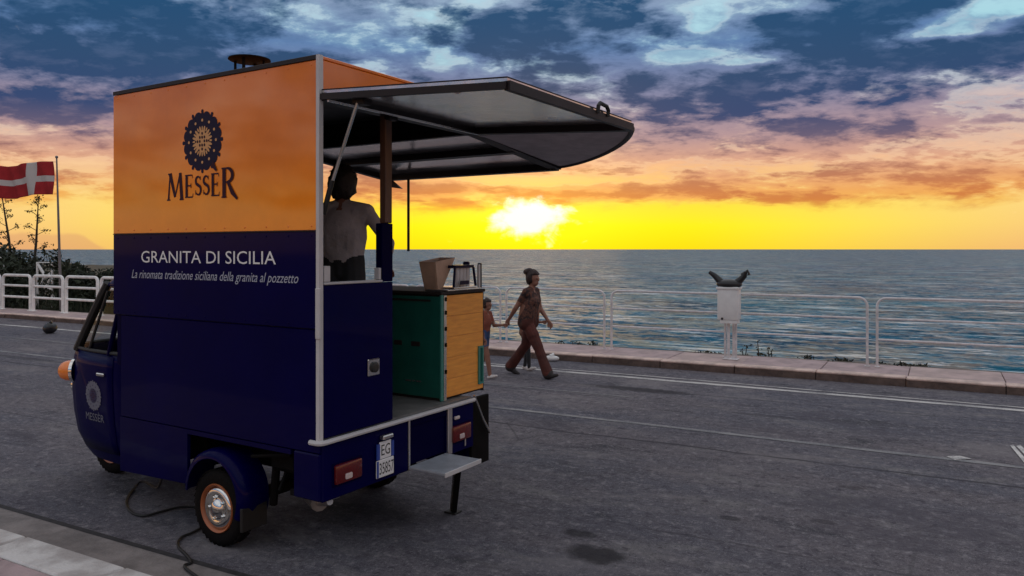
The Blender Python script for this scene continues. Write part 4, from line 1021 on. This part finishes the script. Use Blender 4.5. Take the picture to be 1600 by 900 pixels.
tag(r_, 'dark framed cup dispenser with pale cup stacks on the wooden counter end', 'dispenser')

# ============================================================ CABLE ON THE GROUND
def smooth_path(pts, n=8):
    out = []; P_ = [pts[0]] + pts + [pts[-1]]
    for i in range(1, len(P_) - 2):
        a, b, c_, d = P_[i - 1], P_[i], P_[i + 1], P_[i + 2]
        for k in range(n):
            t = k / n; out.append(.5 * ((2 * b) + (c_ - a) * t + (2 * a - 5 * b + 4 * c_ - d) * t * t + (3 * b - a - 3 * c_ + d) * t ** 3))
    return out + [pts[-1]]
cb = [truck_point(1.85, .55, .40), truck_point(1.83, .62, .2), G(222, 752, .012), G(205, 768, .012), G(197, 785, .012), G(205, 800, .012), G(225, 806, .012), G(250, 800, .012), G(285, 792, .012), G(318, 795, .012), G(330, 812, .012), G(305, 830, .012), G(283, 840, .012), G(278, 853, .012), G(292, 868, .012), G(299, 879, .012), G(296, 893, .02)]
cb += [RD(-2.9, 2.88, .02), RD(-2.86, 2.80, .13), RD(-2.7, 2.2, .13), RD(-2.2, 1.2, .13)]
co = MB().tube(smooth_path(cb), .009, 7).build('power_cable', 'rubber_black', smooth=True); tag(co, 'black power cable looping over the road beside the rear wheel', 'cable')
# ============================================================ PEOPLE
mat('skin', (.26, .12, .08), .55, var=.08)
mat('hair_dark', (.014, .010, .009), .6, var=.3, vscale=30, bump=.5, bscale=60)
mat('hair_brown', (.022, .009, .007), .6, var=.3, vscale=30, bump=.5, bscale=60)
mat('shirt_grey', (.50, .45, .45), .85, var=.12, vscale=9, bump=.7, bscale=9)
mat('trousers_dark', (.030, .032, .036), .85, var=.2)
mat('patterned_top', (.018, .009, .010), .8, col2=(.13, .050, .032), vscale=22, bump=.7, bscale=11)
mat('trousers_rust', (.080, .018, .012), .8, var=.3, vscale=7, bump=.9, bscale=9)
mat('shorts_blue', (.045, .085, .20), .85, var=.15)
mat('top_orange', (.26, .075, .045), .85, var=.15)
mat('shoe_white', (.62, .58, .56), .7, var=.1)
mat('shoe_dark', (.03, .025, .025), .7)
mat('eye', (.03, .02, .02), .2)

def capsule(mb, a, b, ra, rb, n=12, sy=None):
    a, b = Vector(a), Vector(b); d = b - a; L = max(d.length, 1e-4); z = d / L
    x = z.cross(Vector((0, 1, 0))); x = x.normalized() if x.length > .05 else Vector((1, 0, 0)); y = z.cross(x)
    M = Matrix((x, y, z)).transposed().to_4x4(); M.translation = a; prof = []
    for i in range(5): q = math.pi / 2 * (i / 5 - 1); prof.append((max(ra * math.cos(q), .0008), ra * math.sin(q)))
    for i in range(6): q = math.pi / 2 * i / 5; prof.append((max(rb * math.cos(q), .0008), L + rb * math.sin(q)))
    mb.lathe(prof, n, M)

def person(name, loc, rz, S, P, mats, hair, label, sleeves='short', legs='long', cat='person', voxel=.0085):
    """P: joints in a body frame, x forward, y left, metres for a 1.7 m adult; S scales."""
    mb = MB(); seg = []      # (a, b, kind)
    def c(a, b, ra, rb, kind): capsule(mb, a, b, ra, rb); seg.append((Vector(a), Vector(b), kind))
    pel, chest, neck, head = (Vector(P[k]) for k in ('pelvis', 'chest', 'neck', 'head'))
    up = (neck - pel).normalized(); lat = Vector(P.get('lat', (0, 1, 0)))
    # torso built from side-by-side volumes
    for s in (-1, 1):
        c(pel + lat * .075 * s - up * .03, pel + lat * .07 * s + up * .10, .105, .098, 'low')
        c(pel + lat * .06 * s + up * .10, chest + lat * .075 * s, .095, .112, 'top')
        c(chest + lat * .08 * s, chest + lat * .10 * s + up * .14, .108, .080, 'top')
        sh = Vector(P['sh_l' if s > 0 else 'sh_r'])
        c(chest + lat * .11 * s + up * .10, sh - up * .02, .075, .06, 'top')
        c(neck - up * .03 + lat * .03 * s, sh, .062, .058, 'top')
    mb.ball(chest + up * .03, (.118, .185, .20), 20, 14); mb.ball(pel + up * .14, (.112, .155, .17), 18, 12)
    if P.get('tunic'):
        for s in (-1, 1): c(chest + lat * .07 * s, pel + lat * .085 * s - up * .05, .125, .135, 'top')
        c(chest, pel - up * .05, .13, .14, 'top'); c(chest + lat * .05 + up * .02 + Vector((.05, 0, 0)), chest - lat * .05 + up * .02 + Vector((.05, 0, 0)), .10, .10, 'top')
    c(pel + up * .02, pel + up * .10, .10, .10, 'low'); c(pel + up * .10, chest, .10, .115, 'top'); c(chest, chest + up * .14, .112, .085, 'top')
    c(neck - up * .04, head - up * .06, .058, .054, 'skin')
    # head: skull, jaw, nose, ears
    f = Vector(P.get('face', (1, 0, 0))).normalized(); hl = Vector((0, 0, 1)).cross(f).normalized()
    M = Matrix((f, hl, f.cross(hl))).transposed().to_4x4(); M.translation = head
    mb.ball((0, 0, .02), (.098, .078, .108), 16, 12, M); mb.ball((.028, 0, -.055), (.066, .057, .062), 14, 10, M)
    mb.ball((.098, 0, -.012), (.022, .013, .022), 8, 6, M); mb.ball((.085, 0, -.058), (.014, .026, .009), 8, 6, M)
    mb.ball((.092, 0, .018), (.012, .05, .010), 8, 6, M)
    for s in (-1, 1): mb.ball((-.008, .078 * s, -.005), (.020, .012, .032), 8, 6, M)
    seg.append((head - up * .05, head + up * .06, 'skin'))
    for s, k in ((1, 'l'), (-1, 'r')):
        sh, el, wr = Vector(P['sh_' + k]), Vector(P['el_' + k]), Vector(P['wr_' + k])
        mid = sh.lerp(el, .62)
        c(sh, mid, .056, .047, 'top'); c(mid, el, .045, .040, 'top' if sleeves == 'long' else 'skin')
        c(el, el.lerp(wr, .3), .040, .040, 'top' if sleeves == 'long' else 'skin'); c(el.lerp(wr, .3), wr, .040, .027, 'top' if sleeves == 'long' else 'skin')
        d = (wr - el).normalized(); hd = Vector(P.get('hand_' + k, d)).normalized()
        pn = Vector(P.get('palm_' + k, (0, -s, 0))); pn = (pn - hd * pn.dot(hd)).normalized(); wd = hd.cross(pn)
        palm = wr + hd * .085
        for q in (-1.4, -.45, .45, 1.4):
            c(wr + hd * .015 + wd * .012 * q, palm + wd * .019 * q, .017, .014, 'skin')
        for q, L in ((-1.5, .060), (-.5, .074), (.5, .080), (1.5, .068)):
            k0 = palm + wd * .0205 * q; k1 = k0 + hd * L * .55 + pn * L * .22; k2 = k1 + hd * L * .25 + pn * L * .42
            c(k0, k1, .0105, .0095, 'skin'); c(k1, k2, .0095, .008, 'skin')
        t0 = wr + hd * .03 + wd * .024; t1 = t0 + hd * .035 + wd * .026 + pn * .012; c(t0, t1, .014, .012, 'skin'); c(t1, t1 + hd * .032 + pn * .012, .012, .009, 'skin')
        hp, kn, an = Vector(P['hip_' + k]), Vector(P['kn_' + k]), Vector(P['an_' + k])
        wl = 1.38 if legs == 'loose' else 1.
        m2 = hp.lerp(kn, .55)
        c(hp, m2, .092, .076 * wl, 'low'); c(m2, kn, .076 * wl, .062 * wl, 'low' if legs != 'short' else 'skin')
        cm = kn.lerp(an, .35); lo = 'skin' if legs == 'short' else 'low'
        c(kn, cm, .060 * wl, .058 * wl, lo); c(cm, an, .058 * wl, .066 * wl if legs == 'loose' else .040, lo)
        ft = Vector(P.get('foot_' + k, (1, 0, 0))).normalized()
        heel = an + Vector((0, 0, -.045)) - ft * .03; toe = heel + ft * .20
        c(heel, heel.lerp(toe, .55), .040, .042, 'shoe'); c(heel.lerp(toe, .5), toe, .042, .026, 'shoe')
    root = empty(name, loc, rz); root.scale = (S, S, S); tag(root, label, cat)
    tmp = mb.build(name + '_tmp', mats['low'], recalc=True)
    md = tmp.modifiers.new('r', 'REMESH'); md.mode = 'VOXEL'; md.voxel_size = voxel; md.use_smooth_shade = True
    sm = tmp.modifiers.new('s', 'SMOOTH'); sm.factor = .5; sm.iterations = 6
    bpy.context.view_layer.update(); dg = bpy.context.evaluated_depsgraph_get()
    me = bpy.data.meshes.new_from_object(tmp.evaluated_get(dg)); bpy.data.objects.remove(tmp); me.name = 'body'
    order = ['skin', 'top', 'low', 'shoe']; me.materials.clear()
    for k in order: me.materials.append(MATS[mats[k]])
    sd = [(a, b - a, max((b - a).length_squared, 1e-9), order.index(k)) for a, b, k in seg]
    mi = []
    for pl in me.polygons:
        p = pl.center; best = 9; bk = 0
        for a, d, l2, k in sd:
            v = p - a; u = v.dot(d) / l2; u = 0 if u < 0 else 1 if u > 1 else u
            q = (v - d * u).length_squared
            if q < best: best = q; bk = k
        mi.append(bk)
    me.polygons.foreach_set('material_index', mi); me.shade_smooth()
    link('body', me, root)
    hm = MB(); hair(hm, M); h = hm.build('hair', mats['hair'], root, smooth=True, ang=80)
    for s in (-1, 1):
        e = MB(); e.ball((.088, .032 * s, .008), (.010, .014, .008), 8, 6, M); e.build('eye', 'eye', root, smooth=True)
    return root

def hair_shell(hm, M, back=.12, thick=1.09, bun=None, rnd=random):
    n, m = 22, 14; vs = []; fs = []
    for i in range(m + 1):
        t = math.pi * i / m
        for k in range(n):
            a = 2 * math.pi * k / n
            d = Vector((math.sin(t) * math.cos(a), math.sin(t) * math.sin(a), math.cos(t)))
            low = -.02 if d.x > .45 else (-.055 if d.x > -.1 else -back)       # hairline
            w = 1 + .05 * math.sin(a * 5 + t * 7) + .03 * math.sin(a * 13 + t * 3) + rnd.uniform(-.045, .045)
            p = Vector((d.x * .103 * thick * w - .006, d.y * .084 * thick * w, .022 + d.z * .112 * thick * w))
            if d.x > .3 and p.z < .055: p = Vector((d.x * .07, d.y * .06, p.z))      # tucked under the face
            if p.z < low: p = Vector((p.x * .8, p.y * .85, low + rnd.uniform(-.01, .01)))
            vs.append(p)
    for i in range(m):
        for k in range(n): k2 = (k + 1) % n; fs.append((i * n + k, i * n + k2, (i + 1) * n + k2, (i + 1) * n + k))
    hm._ap(vs, fs, M)
    for q in range(60):      # loose strands
        a = rnd.uniform(1.6, 4.7); b = Vector((math.cos(a) * .10, math.sin(a) * .085, rnd.uniform(-.06, .12))); e = b * 1.12 + Vector((rnd.uniform(-.02, .01), rnd.uniform(-.02, .02), rnd.uniform(-.05, -.005)))
        hm.tube([M @ b, M @ e], .004, 4, rs=[.006, .001])
    if bun:
        for q in range(9): hm.ball([bun[i] + rnd.uniform(-.03, .03) for i in range(3)], [r * rnd.uniform(.55, .9) for r in bun[3]], 10, 7, M)

WALK = dict(pelvis=(0, 0, .93), chest=(.03, 0, 1.20), neck=(.05, 0, 1.44), head=(.085, 0, 1.58),
    sh_l=(.05, .165, 1.385), sh_r=(.04, -.165, 1.385), el_l=(.10, .20, 1.10), wr_l=(.27, .17, .90), el_r=(-.11, -.22, 1.12), wr_r=(-.27, -.17, .93),
    hip_l=(0, .085, .90), hip_r=(.01, -.085, .90), kn_l=(-.10, .09, .50), an_l=(-.40, .09, .12), kn_r=(.22, -.08, .50), an_r=(.40, -.08, .085),
    foot_l=(.85, 0, -.35), foot_r=(.97, 0, .22), palm_r=(.3, 1, 0), palm_l=(0, -1, 0))
WOMAN = dict(WALK, tunic=True)
WDIR = RA   # walking right, along the road
wp = G(826, 588); wp.z = 0.
def woman_hair(hm, M): hair_shell(hm, M, .12, 1.2, (-.075, 0, .115, (.075, .07, .062)))
person('person', wp, WDIR - .04, .945, WOMAN, dict(skin='skin', top='patterned_top', low='trousers_rust', shoe='shoe_dark', hair='hair_brown'), woman_hair,
       'person with hair in a bun, patterned dark top and rust trousers, striding along the road', 'short', 'loose')
CH = dict(WALK); CH.update(el_l=(.14, .20, 1.12), wr_l=(.36, .20, 1.14), el_r=(-.05, -.2, 1.12), wr_r=(.05, -.2, .92), an_l=(-.22, .09, .10), kn_l=(-.02, .09, .50), an_r=(.20, -.08, .085), kn_r=(.13, -.08, .5))
cp = G(756, 590); cp.z = 0
def child_hair(hm, M): hair_shell(hm, M, .10, 1.12)
person('person', cp, WDIR, .70, CH, dict(skin='skin', top='top_orange', low='shorts_blue', shoe='shoe_white', hair='hair_brown'), child_hair,
       'child in blue shorts and orange top, half hidden behind the wooden counter end', 'short', 'short')
CH2 = dict(CH); CH2.update(an_l=(-.05, .09, .085), kn_l=(.03, .09, .5), an_r=(.16, -.08, .085))
c2 = RD(0, 0) + G(820, 578); c2.z = 0
person('person', c2, WDIR, .68, CH2, dict(skin='skin', top='patterned_top', low='trousers_dark', shoe='shoe_white', hair='hair_dark'), child_hair,
       'child in white shoes walking on the far side of the striding woman, mostly hidden', 'short', 'long')
# vendor in the truck, seen from behind
VEN = dict(pelvis=(0, 0, .95), chest=(.0, 0, 1.22), neck=(.02, 0, 1.46), head=(.05, .01, 1.585), face=(.95, .15, -.12),
    sh_l=(.0, .185, 1.40), sh_r=(.0, -.185, 1.40), el_l=(.06, .27, 1.13), wr_l=(.26, .16, 1.03), el_r=(-.03, -.36, 1.17), wr_r=(.20, -.27, .98),
    hip_l=(0, .09, .92), hip_r=(0, -.09, .92), kn_l=(.03, .10, .50), an_l=(0, .11, .085), kn_r=(.03, -.10, .50), an_r=(0, -.12, .085), hand_r=(1, 0, -.2), palm_r=(0, 0, -1), hand_l=(1, -.2, -.1), palm_l=(0, 0, -1))
def vendor_hair(hm, M): hair_shell(hm, M, .115, 1.26)
vp = truck_point(.62, -.03, .823)
person('person', vp, R(84), 1.0, VEN, dict(skin='skin', top='shirt_grey', low='trousers_dark', shoe='shoe_dark', hair='hair_dark'), vendor_hair,
       'person in a grey shirt with short dark hair standing inside the truck, seen from behind', 'long', 'long')
